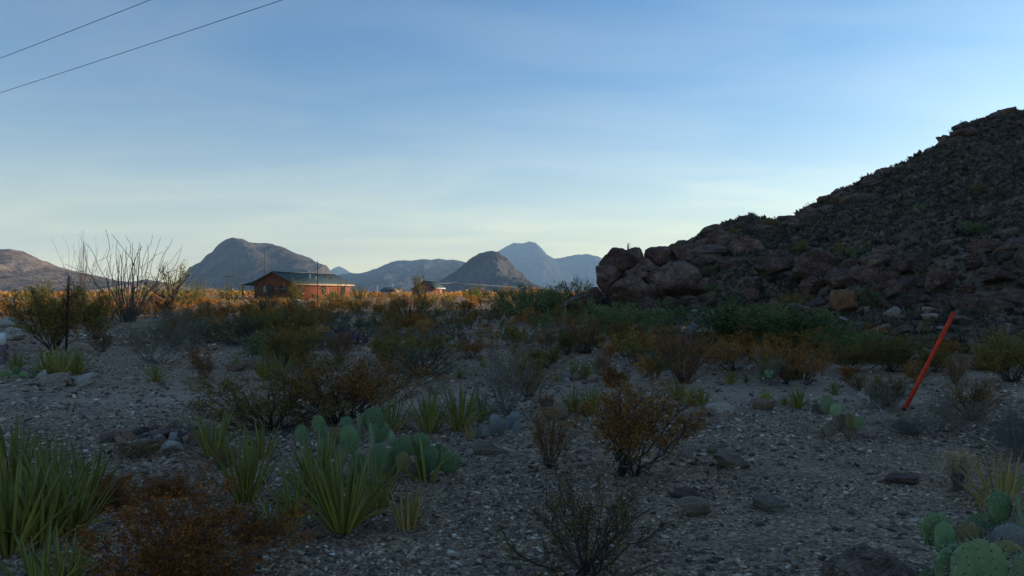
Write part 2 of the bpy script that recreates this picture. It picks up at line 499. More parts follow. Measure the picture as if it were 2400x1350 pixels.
def m_gravel():
    m, n, l, out = newmat('pebbles')
    at = n.nodes.new('ShaderNodeAttribute'); at.attribute_name = 'tone'
    r = ramp(n, [(0.0, (0.070, 0.054, 0.043)), (0.28, (0.190, 0.142, 0.104)), (0.55, (0.400, 0.300, 0.212)), (0.78, (0.610, 0.475, 0.345)), (0.93, (0.74, 0.63, 0.50)), (1.0, (0.78, 0.74, 0.68))])
    l(at.outputs['Fac'], r.inputs[0])
    tc = n.nodes.new('ShaderNodeTexCoord')
    nf = noise(n, l, tc.outputs['Object'], 60.0, 3, 0.6)
    r2 = ramp(n, [(0.3, (0.75, 0.75, 0.75)), (0.7, (1.2, 1.2, 1.2))]); l(nf, r2.inputs[0])
    c = mixc(n, l, 1.0, r.outputs[0], r2.outputs[0], 'MULTIPLY')
    princ(n, l, out, c, 0.9, None, 0.2)
m_gravel()

def m_hill():
    m, n, l, out = newmat('hillside')
    tc = n.nodes.new('ShaderNodeTexCoord'); v = tc.outputs['Object']
    a = noise(n, l, v, 0.10, 6, 0.6); b = noise(n, l, v, 0.9, 6, 0.65); c_ = noise(n, l, v, 5.0, 5, 0.7)
    r = ramp(n, [(0.35, (0.131, 0.084, 0.070)), (0.5, (0.150, 0.106, 0.079)), (0.66, (0.188, 0.145, 0.106))]); l(a, r.inputs[0])
    r2 = ramp(n, [(0.35, (0.45, 0.42, 0.42)), (0.65, (1.35, 1.35, 1.25))]); l(b, r2.inputs[0])
    c = mixc(n, l, 1.0, r.outputs[0], r2.outputs[0], 'MULTIPLY')
    r3 = ramp(n, [(0.35, (0.55, 0.55, 0.55)), (0.66, (1.5, 1.45, 1.4))]); l(c_, r3.inputs[0])
    c = mixc(n, l, 1.0, c, r3.outputs[0], 'MULTIPLY')
    hh = math_(n, l, 'ADD', math_(n, l, 'MULTIPLY', b, 2.0), c_)
    nr = bump(n, l, hh, 0.9, 0.10)
    princ(n, l, out, c, 0.95, nr, 0.1)
m_hill()

def m_mountain(name, a, b, c, scale):
    m, n, l, out = newmat(name)
    tc = n.nodes.new('ShaderNodeTexCoord'); v = tc.outputs['Object']
    mp = n.nodes.new('ShaderNodeMapping'); mp.inputs['Scale'].default_value = (1, 1, 0.55); l(v, mp.inputs[0]); v = mp.outputs[0]
    n1 = noise(n, l, v, 0.006 * scale, 8, 0.62, 0.3); n2 = noise(n, l, v, 0.045 * scale, 6, 0.65)
    r = ramp(n, [(0.36, a), (0.52, b), (0.68, c)]); l(n1, r.inputs[0])
    r2 = ramp(n, [(0.35, (0.55, 0.55, 0.55)), (0.65, (1.4, 1.38, 1.35))]); l(n2, r2.inputs[0])
    col = mixc(n, l, 1.0, r.outputs[0], r2.outputs[0], 'MULTIPLY')
    nr = bump(n, l, math_(n, l, 'ADD', n1, math_(n, l, 'MULTIPLY', n2, 0.4)), 1.0, 20.0 / scale)
    princ(n, l, out, col, 1.0, nr, 0.0)
m_mountain('mountain_brown', (0.049, 0.044, 0.040), (0.087, 0.075, 0.069), (0.132, 0.115, 0.103), 1.4)
m_mountain('mountain_mesa', (0.085, 0.070, 0.058), (0.150, 0.120, 0.098), (0.220, 0.175, 0.140), 2.2)
m_mountain('mountain_grey', (0.043, 0.044, 0.044), (0.073, 0.069, 0.067), (0.121, 0.111, 0.103), 1.0)
m_mountain('mountain_far', (0.043, 0.046, 0.048), (0.061, 0.061, 0.061), (0.098, 0.094, 0.089), 0.45)

m_rock('boulder_rock', (0.093, 0.058, 0.046), (0.183, 0.110, 0.084), (0.293, 0.176, 0.130), 1.1, 0.8, bd=0.07)
m_rock('boulder_layered', (0.089, 0.058, 0.048), (0.163, 0.103, 0.082), (0.280, 0.180, 0.140), 1.1, 0.7, strata=0.5, bd=0.09)
m_rock('boulder_rust', (0.163, 0.079, 0.046), (0.280, 0.140, 0.071), (0.351, 0.190, 0.107), 1.2, 0.7, bd=0.07)
m_rock('stone_grey', (0.193, 0.158, 0.131), (0.314, 0.251, 0.202), (0.435, 0.345, 0.277), 3.0, 0.35, bd=0.006)
m_rock('stone_dark', (0.097, 0.073, 0.067), (0.169, 0.123, 0.109), (0.254, 0.187, 0.153), 3.0, 0.35, bd=0.006)
m_rock('stone_brown', (0.193, 0.119, 0.083), (0.314, 0.192, 0.131), (0.459, 0.288, 0.196), 3.0, 0.35, bd=0.006)
m_rock('stone_white', (0.284, 0.248, 0.204), (0.399, 0.347, 0.289), (0.513, 0.451, 0.377), 3.0, 0.3, bd=0.006)
m_rock('stone_slab', (0.206, 0.170, 0.128), (0.302, 0.244, 0.179), (0.399, 0.319, 0.233), 3.0, 0.35, strata=0.5, bd=0.006)

# ------------------------------------------------------------------ ground: one sheet to the horizon
def build_ground():
    ang = np.concatenate([np.linspace(-180, -42, 47)[:-1], np.linspace(-42, 42, 301), np.linspace(42, 180, 47)[1:-1]])
    rad = np.concatenate([[0.3], np.geomspace(1.2, 60, 190), np.geomspace(63, 10600, 76)])
    A, D = np.meshgrid(np.radians(ang), rad)
    X = D * np.sin(A); Y = D * np.cos(A)
    Z = G(X, Y)
    V = np.stack([X, Y, Z], -1).reshape(-1, 3)
    na = len(ang); nr = len(rad)
    i, j = np.meshgrid(np.arange(nr - 1), np.arange(na), indexing='ij'); jn = (j + 1) % na
    q = np.stack([i * na + j, i * na + jn, (i + 1) * na + jn, (i + 1) * na + j], -1).reshape(-1, 4)[:, ::-1]
    t = [[0, k, k + 1] for k in range(1, na - 1)]
    me = mk('ground', V, [q, np.array(t)], 'ground_gravel', None, None, True)
    ob('ground', me, kind='structure', label='flat gravelly desert floor running out to the mountains', cat='ground')
build_ground()

def build_hill():
    ang = np.concatenate([np.linspace(4.05, 38, 330), np.linspace(38, 150, 90)[1:]])
    t = np.concatenate([np.linspace(0, 0.5, 190)[:-1], np.linspace(0.5, 1.0, 60)])
    A, T = np.meshgrid(ang, t)
    toe = np.interp(A, HT[:, 0], HT[:, 1]) - 1.0
    rid = np.interp(A, HT[:, 0], HT[:, 5])
    D = np.where(T < 0.5, toe + (rid - toe) * (T / 0.5), rid + (BACK + 8) * (T - 0.5) / 0.5)
    X = D * np.sin(np.radians(A)); Y = D * np.cos(np.radians(A))
    Z = hill(X, Y)
    V = np.stack([X, Y, Z], -1).reshape(-1, 3)
    na = len(ang); nr = len(t)
    i, j = np.meshgrid(np.arange(nr - 1), np.arange(na - 1), indexing='ij')
    q = np.stack([i * na + j, (i + 1) * na + j, (i + 1) * na + j + 1, i * na + j + 1], -1).reshape(-1, 4)[:, ::-1]
    me = mk('hill', V, [q], 'hillside', None, None, True)
    ob('hill', me, kind='structure', label='dark rocky hill in shade rising to the right edge', cat='hill')
build_hill()

# ------------------------------------------------------------------ mountains
def mountain(name, label, sil, dist, depth_f, depth_b, mat, seed, shear=0.0, rough=0.16, pw=1.2, nx=160, ny=90, cliff=0.0):
    u = np.array([p[0] for p in sil], float); v = np.array([p[1] for p in sil], float)
    xs = np.linspace((u[0] - 1200) / F * dist, (u[-1] - 1200) / F * dist, nx)
    s = np.concatenate([np.linspace(-1, 0, ny * 2 // 3)[:-1], np.linspace(0, 1, ny - ny * 2 // 3 + 1)])
    X, S = np.meshgrid(xs, s)
    ux = (u - 1200) / F * dist; hz = (HZ - v) / F * dist
    sh = shear * np.where(S < 0, -S, 0) * depth_f
    base = np.interp(X - sh, ux, hz)
    hmax = hz.max()
    f = np.where(S < 0, np.clip(1 + S, 0, 1) ** pw, np.clip(1 - S, 0, 1) ** 1.2)
    if cliff: f = np.where(S < 0, f * (1 - cliff) + cliff * sstep(-0.55, -0.10, S), f)
    Y = dist + np.where(S < 0, S * depth_f, S * depth_b)
    nzv = ridged(X / (hmax * 0.9), Y / (hmax * 1.4), 0, seed, 5) + 0.35 * ridged(X / (hmax * 0.22), Y / (hmax * 0.5), 0, seed + 3, 4)
    Z = base * f + rough * hmax * nzv * np.clip(base / hmax, 0, 1) * np.clip(1 - f, 0, 1) ** 0.5 * f ** 0.3
    # the crest keeps its outline; small knobs only
    Z = Z + 0.020 * hmax * fbm(X / (hmax * 0.12), Y / (hmax * 0.12), 0, seed + 9, 4) * np.clip(base / hmax * 2, 0, 1)
    Z = np.where((X == xs[0]) | (X == xs[-1]) | (np.abs(S) == 1), -6.0, Z - 1.0)
    V = np.stack([X, Y, Z], -1).reshape(-1, 3)
    i, j = np.meshgrid(np.arange(len(s) - 1), np.arange(nx - 1), indexing='ij')
    q = np.stack([i * nx + j, i * nx + j + 1, (i + 1) * nx + j + 1, (i + 1) * nx + j], -1).reshape(-1, 4)
    ob(name, mk(name, V, [q], mat, None, None, True), kind='structure', label=label, cat='mountain')

mountain('mountain', 'broad brown dome mountain behind the red house, its flank catching sun',
         [(385, 683), (430, 643), (443, 625), (470, 612), (482, 597), (497, 590), (510, 573), (530, 559), (548, 555), (566, 558), (584, 566), (610, 569), (637, 570), (662, 579), (690, 590), (718, 600), (738, 620), (750, 640), (762, 655), (800, 683)],
         2600, 520, 700, 'mountain_brown', 41, shear=0.62, rough=0.20, pw=1.0)
mountain('mountain', 'pale grey cone mountain with a cracked cliff face behind the small cabin',
         [(985, 683), (1040, 650), (1075, 628), (1100, 606), (1120, 594), (1138, 588), (1152, 586), (1166, 589), (1180, 600), (1192, 612), (1200, 630), (1212, 636), (1222, 650), (1245, 668), (1275, 683)],
         2200, 420, 500, 'mountain_grey', 57, shear=0.18, rough=0.34, pw=1.15, cliff=0.36)
mountain('mountain', 'long low blue grey range between the dome and the cone',
         [(740, 683), (785, 650), (800, 643), (822, 640), (845, 640), (880, 630), (908, 617), (935, 610), (965, 611), (990, 607), (1010, 609), (1027, 605), (1046, 609), (1062, 607), (1085, 612), (1120, 630), (1160, 660), (1200, 683)],
         5000, 1500, 1100, 'mountain_far', 73, shear=0.15, rough=0.30)
mountain('mountain', 'small pointed blue peak far behind the house roof',
         [(740, 683), (768, 640), (782, 628), (794, 623), (802, 627), (820, 637), (850, 652), (900, 683)],
         9000, 1200, 1000, 'mountain_far', 83, rough=0.12, nx=80, ny=50)
mountain('mountain', 'tall hazy blue mountain behind the cone, highest on the skyline',
         [(1080, 683), (1130, 620), (1165, 590), (1185, 577), (1205, 569), (1225, 569), (1239, 566), (1252, 570), (1265, 581), (1277, 594), (1300, 606), (1325, 602), (1345, 597), (1362, 597), (1378, 595), (1392, 599), (1402, 606), (1420, 603), (1450, 612), (1500, 640), (1560, 683)],
         8500, 1900, 1400, 'mountain_far', 97, shear=0.1, rough=0.26)
mountain('mountain', 'brown stepped mesa at the left edge of the picture',
         [(-420, 683), (-330, 640), (-250, 612), (-180, 596), (-90, 584), (-30, 581), (10, 581), (30, 582), (45, 589), (56, 594), (72, 606), (90, 611), (105, 619), (130, 625), (160, 634), (182, 637), (186, 635), (190, 638), (215, 642), (240, 650), (300, 660), (340, 652), (385, 662), (450, 683)],
         1500, 430, 420, 'mountain_mesa', 113, shear=0.35, rough=0.26, pw=1.1)
# ------------------------------------------------------------------ where a repeat stands, in words
SEQ = 'first second third fourth fifth sixth seventh eighth ninth tenth eleventh twelfth thirteenth fourteenth fifteenth sixteenth seventeenth eighteenth nineteenth twentieth'.split()
def at_u(u, y):
    if y < 12:
        for lim, t in ((300, 'near the left bank'), (560, 'by the stone row'), (900, 'by the largest lechuguilla'), (1130, 'below the centre pear'), (1300, 'left of the orange creosote'),
                       (1500, 'by the orange creosote'), (1700, 'near the pointed tan rock'), (1900, 'near the narrow tan slab'), (2100, 'below the pale pear'), (9999, 'near the right lechuguilla')):
            if u < lim: return t
    for lim, t in ((110, 'near the left edge'), (260, 'by the iron fence post'), (430, 'near the big ocotillo'), (570, 'left of the red house'), (700, 'below the house gable'), (840, 'below the house roof'),
                   (960, 'below the tan shed'), (1060, 'below the cabin'), (1200, 'below the cone mountain'), (1330, 'below the blue mountain'), (1440, 'left of the boulder pile'), (1560, 'below the boulder pile'),
                   (1680, 'by the huge boulder'), (1880, 'above the wide mesquite'), (2060, 'near the domed outcrop'), (2200, 'left of the orange tube'), (2300, 'right of the orange tube'), (9999, 'near the right edge')):
        if u < lim: return t

def single_out():
    """repeats get the place they stand at, and their order from the left where several stand together"""
    by = {}
    for o in COL.objects:
        if o.parent is None and o.get('auto'):
            u = 1200 + F * o.location.x / max(o.location.y, 1.0)
            by.setdefault(o['label'] + ', ' + at_u(u, o.location.y), []).append((u, o))
    for lab, lst in by.items():
        lst.sort(key=lambda t: t[0])
        for i, (u, o) in enumerate(lst):
            o['label'] = lab if len(lst) == 1 else lab + ', %s from left' % SEQ[min(i, len(SEQ) - 1)]
            del o['auto']

# ------------------------------------------------------------------ stones
def ico(sub):
    bm = bmesh.new(); bmesh.ops.create_icosphere(bm, subdivisions=sub, radius=1.0)
    V = np.array([v.co[:] for v in bm.verts]); T = np.array([[v.index for v in f.verts] for f in bm.faces]); bm.free()
    return V, T
SIZES = {'stone': .12, 'boulder': 0.9, 'rock': .45}
HUE = {'stone_grey': 'grey', 'stone_dark': 'dark', 'stone_brown': 'brown', 'stone_white': 'white', 'boulder_rock': 'brown', 'boulder_layered': 'layered', 'boulder_rust': 'rusty'}
ICO = {k: ico(k) for k in (1, 2, 3, 4, 5)}

def rock_verts(seed, sub, cuts=7, rough=0.25, cut_lo=0.5, cut_hi=0.85, fine=0.05, layers=0.0, crack=0.0):
    rg = np.random.default_rng(seed)
    V = ICO[sub][0].copy()
    V = V * (1 + rough * fbm(V[:, 0] * 1.1 + seed, V[:, 1] * 1.1, V[:, 2] * 1.1, seed, 3))[:, None]
    for _ in range(cuts):
        nrm = rg.normal(size=3); nrm /= np.linalg.norm(nrm)
        d = rg.uniform(cut_lo, cut_hi)
        V = V - nrm[None] * (np.maximum(0, V @ nrm - d) * 0.97)[:, None]
    nn = V / np.linalg.norm(V, axis=1)[:, None]
    if layers:                       # beds that stick out and weather back
        tl = rg.normal(0, .25, 2)
        h = V[:, 2] + tl[0] * V[:, 0] + tl[1] * V[:, 1] + 0.10 * fbm(V[:, 0] * 2, V[:, 1] * 2, V[:, 2] * 2, seed + 3, 3)
        st = np.clip(np.sin(h * rg.uniform(9, 14)) * 2.2, -1, 1)
        V = V + nn * (layers * st * (1 - np.abs(nn[:, 2])))[:, None]
    if fine:
        V = V + nn * (fine * fbm(V[:, 0] * 3.2, V[:, 1] * 3.2, V[:, 2] * 3.2, seed + 5, 4))[:, None]
    if crack:                        # joints
        for k in range(3):
            f = fbm(V[:, 0] * 1.3 + 9 * k, V[:, 1] * 1.3, V[:, 2] * 1.3, seed + 9 + k, 2)
            V = V - nn * (crack * np.clip(1 - np.abs(f) / 0.045, 0, 1))[:, None]
    lo, hi = V.min(0), V.max(0)
    return (V - (lo + hi) / 2) / ((hi - lo) / 2)      # unit half size in each direction

ROCKM = {}
def rock_mesh(kind, i, mat):
    key = (kind, i, mat)
    if key not in ROCKM:
        if kind == 'boulder': V = rock_verts(100 + i, 4, 8, 0.35, 0.55, 0.92, 0.12, 0.0, 0.07); T = ICO[4][1]
        elif kind == 'block': V = rock_verts(200 + i, 4, 16, 0.22, 0.38, 0.78, 0.10, 0.02, 0.06); T = ICO[4][1]
        elif kind == 'slab': V = rock_verts(300 + i, 4, 12, 0.25, 0.4, 0.8, 0.09, 0.055, 0.04); T = ICO[4][1]
        else: V = rock_verts(400 + i, 3, 15, 0.22, 0.34, 0.72, 0.06); T = ICO[3][1]
        ROCKM[key] = mk(kind, V, [T], mat, None, None, False)
        if kind == 'rock' or mat.startswith('stone'):
            ROCKM[key].polygons.foreach_set('use_smooth', np.ones(len(T), bool))
    return ROCKM[key]

def stone(name, label, cat, kind, i, mat, loc, size, rot=(0, 0, 0), group=None, sink=0.25):
    """size: full x, y, z extents in metres; loc: point on the ground under it"""
    if group: label = '%s %s %s' % ('big' if size[0] > SIZES.get(name, .2) else 'small', HUE[mat], label)
    o = ob(name, rock_mesh(kind, i, mat), None, (loc[0], loc[1], loc[2] + size[2] * (0.5 - sink)), None, label, cat, group)
    o.scale = (size[0] / 2, size[1] / 2, size[2] / 2); o.rotation_euler = rot
    if group: o['auto'] = 1
    return o

m_rock('boulder_near', (0.105, 0.078, 0.064), (0.175, 0.130, 0.106), (0.250, 0.190, 0.150), 1.6, 0.9, bd=0.02)
# single stones that can be pointed out: u, v of the base, width and height in photo pixels
for (u, v, w, h, kind, i, mat, lab, name, cat) in [
    (2050, 1402, 340, 138, 'block', 6, 'boulder_near', 'big dark boulder at the bottom edge beside the near prickly pear', 'boulder', 'boulder'),
    (1143, 1064, 84, 32, 'slab', 1, 'stone_slab', 'flat grey slab lying right of the prickly pear clump', 'rock', 'rock'),
    (1606, 1078, 44, 42, 'rock', 2, 'stone_grey', 'grey upright rock right of the big orange creosote', 'rock', 'rock'),
    (1678, 1064, 52, 26, 'slab', 3, 'stone_slab', 'small tan flat rock behind the largest pointed rock', 'rock', 'rock'),
    (1708, 1096, 92, 42, 'slab', 16, 'stone_slab', 'pointed tan rock beside the small upright grey rock', 'rock', 'rock'),
    (1624, 1208, 96, 46, 'slab', 5, 'stone_slab', 'low wedge shaped rock on open gravel, lichen grey top', 'rock', 'rock'),
    (1600, 1170, 70, 24, 'slab', 8, 'stone_dark', 'thin dark slab tucked behind the wedge shaped rock', 'rock', 'rock'),
    (1800, 1196, 76, 32, 'slab', 6, 'stone_slab', 'narrow tan slab alone on the gravel right of the wedge rock', 'rock', 'rock'),
    (2112, 1134, 76, 26, 'slab', 7, 'stone_dark', 'flat dark rock on the gravel left of the dry grass tuft', 'rock', 'rock'),
    (1688, 976, 62, 34, 'rock', 1, 'stone_white', 'white rock beside the orange creosote and green lechuguilla', 'rock', 'rock'),
    (1655, 974, 40, 26, 'rock', 3, 'stone_brown', 'brownish rock touching the white rock', 'rock', 'rock'),
    (1300, 986, 70, 36, 'rock', 5, 'stone_brown', 'pinkish rock half hidden by twigs left of the orange creosote', 'rock', 'rock'),
    (1326, 893, 32, 22, 'rock', 6, 'stone_white', 'larger of two pale round stones under the grass tussock', 'stone', 'stone'),
    (1329, 899, 15, 12, 'rock', 7, 'stone_white', 'smaller of two pale round stones under the grass tussock', 'stone', 'stone'),
    (1349, 893, 28, 22, 'rock', 2, 'stone_brown', 'brown stone beside the two pale round stones', 'stone', 'stone'),
    (1392, 898, 34, 18, 'rock', 4, 'stone_grey', 'greyish tan stone right of the two pale round stones', 'stone', 'stone'),
    (195, 906, 78, 34, 'slab', 2, 'stone_white', 'long white rock in front of the fence post lechuguilla', 'rock', 'rock'),
    (128, 906, 82, 36, 'slab', 4, 'stone_grey', 'blue grey slab left of the long white rock', 'rock', 'rock'),
    (100, 893, 40, 26, 'rock', 8, 'stone_white', 'pale rock behind the blue grey slab', 'rock', 'rock'),
    (333, 846, 32, 16, 'rock', 9, 'stone_white', 'pale smooth stone below the leafless bush', 'stone', 'stone'),
    (400, 1060, 56, 26, 'rock', 10, 'stone_white', 'white and pink stone in front of the stone row', 'stone', 'stone'),
    (1790, 962, 56, 26, 'rock', 11, 'stone_brown', 'dark brown rock under the small lechuguilla right of centre', 'rock', 'rock'),
    (1922, 972, 34, 26, 'rock', 12, 'stone_dark', 'dark stone just left of the pale prickly pear', 'stone', 'stone'),
    (2035, 1030, 40, 22, 'rock', 13, 'stone_grey', 'grey stone right of the woody prickly pear stump', 'stone', 'stone'),
    (2032, 974, 22, 10, 'rock', 14, 'stone_white', 'white pebble near the foot of the orange tube', 'stone', 'stone'),
    (605, 866, 60, 22, 'slab', 9, 'stone_brown', 'low brown rock left of the dense green lechuguilla', 'rock', 'rock'),
    (555, 872, 50, 20, 'slab', 10, 'stone_brown', 'low brown rock leftmost of the brown rock pair', 'rock', 'rock'),
    (1100, 1072, 26, 16, 'rock', 15, 'stone_grey', 'small grey stone at the right foot of the prickly pear', 'stone', 'stone'),
    (1870, 905, 40, 16, 'slab', 11, 'stone_white', 'pale flat stone at the right edge of the yellow bush', 'stone', 'stone'),
    (1670, 855, 42, 12, 'slab', 12, 'stone_brown', 'reddish rock on the low bank behind the twiggy bush', 'rock', 'rock'),
    (30, 800, 60, 34, 'slab', 13, 'stone_white', 'pale flat rock by the white tag at the left edge', 'rock', 'rock'),
    (22, 770, 66, 26, 'slab', 14, 'stone_white', 'weathered white rock heap at the left edge, highest of the pale rocks', 'rock', 'rock')]:
    p = GP(u, v - 3)
    s = p.y / F
    stone(name, lab, cat, kind, i, mat, p, (w * s, w * s * 0.72, h * s * 1.25), (rnd.uniform(-.12, .12), rnd.uniform(-.12, .12), rnd.uniform(-0.5, 0.5)))

# the row of stones that edges the wash
for k in range(64):
    u = 235 + rnd.random() * 235; v = 1030 + rnd.gauss(0, 11) + (u - 350) * -0.03
    w = rnd.choice([16, 20, 24, 30, 36, 44]); p = GP(u, v); s = p.y / F
    stone('stone', 'cobble of the stone row', 'stone', 'rock', rnd.randrange(16),
          rnd.choice(['stone_grey', 'stone_dark', 'stone_brown', 'stone_brown', 'stone_grey', 'stone_dark', 'stone_white']), p, (w * s, w * s * .8, w * s * .62),
          (rnd.uniform(-.3, .3), rnd.uniform(-.3, .3), rnd.uniform(0, 6)), 'stone row edging the wash')
for k in range(34):
    u = 900 + rnd.random() * 110; v = 893 + rnd.gauss(0, 5)
    w = rnd.choice([7, 9, 12, 15]); p = GP(u, v); s = p.y / F
    stone('stone', 'cobble before the wiry bush', 'stone', 'rock', rnd.randrange(16),
          rnd.choice(['stone_grey', 'stone_white', 'stone_brown']), p, (w * s, w * s * .8, w * s * .62), (0, 0, rnd.uniform(0, 6)), 'pale cobbles by the wiry bush')
for k in range(70):                                                     # flat shingle along the far side of the wash, left
    u = rnd.uniform(0, 520); v = rnd.uniform(880, 935)
    w = rnd.choice([9, 12, 16, 22]); p = GP(u, v); s = p.y / F
    stone('stone', 'flat stone on left gravel', 'stone', 'rock', rnd.randrange(16),
          rnd.choice(['stone_grey', 'stone_dark', 'stone_grey', 'stone_white', 'stone_brown']), p, (w * s, w * s * .8, w * s * .3), (0, 0, rnd.uniform(0, 6)), 'shingle on the left gravel')
for k in range(60):                                                     # stones on the open gravel
    u = rnd.uniform(900, 2380); v = 985 + rnd.random() ** 1.3 * 350
    w = rnd.choice([11, 14, 18, 26]) * (0.6 + (v - 900) / 500); p = GP(u, v); s = p.y / F
    stone('stone', 'loose stone on gravel', 'stone', 'rock', rnd.randrange(16),
          rnd.choice(['stone_grey', 'stone_dark', 'stone_brown', 'stone_grey']), p, (w * s, w * s * .75, w * s * .45), (0, 0, rnd.uniform(0, 6)), 'loose stones on the open gravel')

# ------------------------------------------------------------------ boulders of the outcrop and the ledge
def boulder_px(u, v, w, h, y, kind, i, mat, label, group=None, rz=0.0, ry=0.0, deep=0.85, cat='boulder'):
    p = PP(u, v, y); s = y / F
    o = ob('boulder', rock_mesh(kind, i, mat), None, p, None, label, cat, group)
    o.scale = (w * s / 2, w * s * deep / 2, h * s / 2); o.rotation_euler = (0, ry, rz)
    return o

OUT = [  # the pile at the end of the hill
    (1448, 611, 92, 62, 43.0, 'boulder', 0, 'rounded brown boulder on top of the pile, leftmost on the skyline'),
    (1424, 656, 62, 78, 42.5, 'block', 1, 'upright dark boulder at the left end of the pile'),
    (1482, 606, 56, 54, 43.5, 'boulder', 2, 'split brown boulder right of the leftmost skyline boulder'),
    (1541, 603, 64, 52, 44.0, 'boulder', 4, 'rounded skyline boulder in the middle of the pile'),
    (1592, 596, 62, 50, 44.5, 'block', 5, 'blocky skyline boulder at the right end of the pile'),
    (1466, 652, 96, 84, 43.6, 'boulder', 24, 'dark boulder filling the hollow under the leftmost skyline boulder'),
    (1510, 627, 74, 50, 42.5, 'boulder', 6, 'brown boulder wedged below the skyline boulders'),
    (1501, 648, 66, 44, 41.8, 'block', 7, 'cracked boulder lying above the gap in the pile'),
    (1478, 684, 96, 76, 41.0, 'boulder', 8, 'broad cracked boulder at the lower left of the pile'),
    (1581, 664, 132, 108, 41.2, 'boulder', 9, 'huge smooth grey brown boulder in the centre of the pile'),
    (1531, 688, 36, 50, 40.6, 'block', 10, 'narrow boulder leaning on the huge smooth boulder'),
    (1656, 594, 100, 48, 45.0, 'slab', 11, 'layered slab boulder above the huge smooth boulder'),
    (1660, 672, 66, 48, 40.5, 'block', 12, 'blocky boulder right of the huge smooth boulder'),
    (1724, 664, 92, 60, 39.5, 'slab', 13, 'tilted slab boulder on the slope right of the pile'),
    (1640, 626, 76, 56, 43.0, 'block', 14, 'dark boulder behind the huge smooth boulder'),
    (1756, 686, 74, 44, 37.5, 'slab', 15, 'pale flat boulder low on the slope right of the pile'),
    (1702, 640, 60, 44, 41.5, 'block', 16, 'dark block on the slope above the tilted slab'),
    (1520, 716, 56, 42, 39.5, 'block', 17, 'squat boulder at the foot of the pile below the gap'),
    (1575, 714, 54, 40, 39.3, 'block', 18, 'squat dark boulder at the foot of the huge smooth boulder'),
    (1620, 710, 54, 32, 39.0, 'slab', 19, 'flat boulder at the foot of the pile, rightmost'),
    (1423, 735, 44, 32, 38.5, 'boulder', 20, 'low dark rounded boulder in the brush left of the pile'),
    (1662, 716, 48, 28, 38.0, 'slab', 21, 'flat rock below the blocky boulder'),
    (1345, 708, 96, 34, 41.5, 'slab', 22, 'slanting grey slab at the left foot of the pile'),
    (1384, 700, 60, 50, 42.3, 'block', 23, 'dark slab rock between the slanting slab and the pile')]
for (u, v, w, h, y, kind, i, lab) in OUT:
    boulder_px(u, v, w, h, y, kind, i, 'boulder_layered' if kind == 'slab' else 'boulder_rock', lab, None, rnd.uniform(-.3, .3), -0.35 if 'slant' in lab else rnd.uniform(-.12, .12))

LED = [  # the ledge that runs to the right edge
    (1818, 616, 108, 70, 33.5, 'slab', 30, 'boulder_layered', 'layered brown outcrop at the left end of the ledge'),
    (1912, 622, 108, 82, 32.5, 'slab', 31, 'boulder_layered', 'domed layered outcrop with curved slabs'),
    (1986, 660, 124, 66, 30.5, 'slab', 32, 'boulder_layered', 'low flat layered outcrop below the domed one'),
    (2084, 648, 110, 86, 30.0, 'block', 33, 'boulder_rock', 'dark blocky outcrop in the middle of the ledge'),
    (2192, 632, 96, 76, 29.5, 'slab', 34, 'boulder_layered', 'sloping grey slab outcrop right of the middle of the ledge'),
    (2240, 633, 60, 46, 29.0, 'block', 35, 'boulder_rock', 'triangular boulder beside the sloping slab'),
    (2272, 598, 64, 38, 29.8, 'block', 36, 'boulder_rock', 'dark block perched on top of the ledge'),
    (2283, 644, 58, 74, 28.6, 'block', 37, 'boulder_rock', 'upright boulder behind the guy cable'),
    (2348, 628, 130, 104, 28.0, 'block', 38, 'boulder_rust', 'large rust stained outcrop at the right edge'),
    (2362, 676, 86, 44, 27.2, 'slab', 39, 'boulder_layered', 'flat slab below the rust stained outcrop'),
    (2158, 672, 62, 40, 28.6, 'slab', 40, 'boulder_layered', 'small slab below the sloping slab outcrop'),
    (2200, 676, 70, 34, 28.0, 'slab', 41, 'boulder_layered', 'thin slab at the foot of the ledge'),
    (1984, 706, 62, 56, 26.5, 'block', 42, 'boulder_rust', 'rust brown boulder on the slope below the ledge'),
    (1876, 732, 90, 36, 25.5, 'slab', 43, 'boulder_layered', 'low wide rock behind the green mesquite bush'),
    (2398, 766, 60, 46, 21.5, 'block', 44, 'boulder_rock', 'boulder low on the slope at the right edge'),
    (2286, 756, 56, 36, 22.0, 'block', 45, 'boulder_rock', 'brown boulder right of the orange tube top'),
    (2430, 640, 110, 110, 27.6, 'block', 46, 'boulder_rock', 'dark cliff block cut by the right edge')]
for (u, v, w, h, y, kind, i, mat, lab) in LED:
    boulder_px(u, v, w, h, y, kind, i, mat, lab, None, rnd.uniform(-.3, .3), rnd.uniform(-.1, .2))

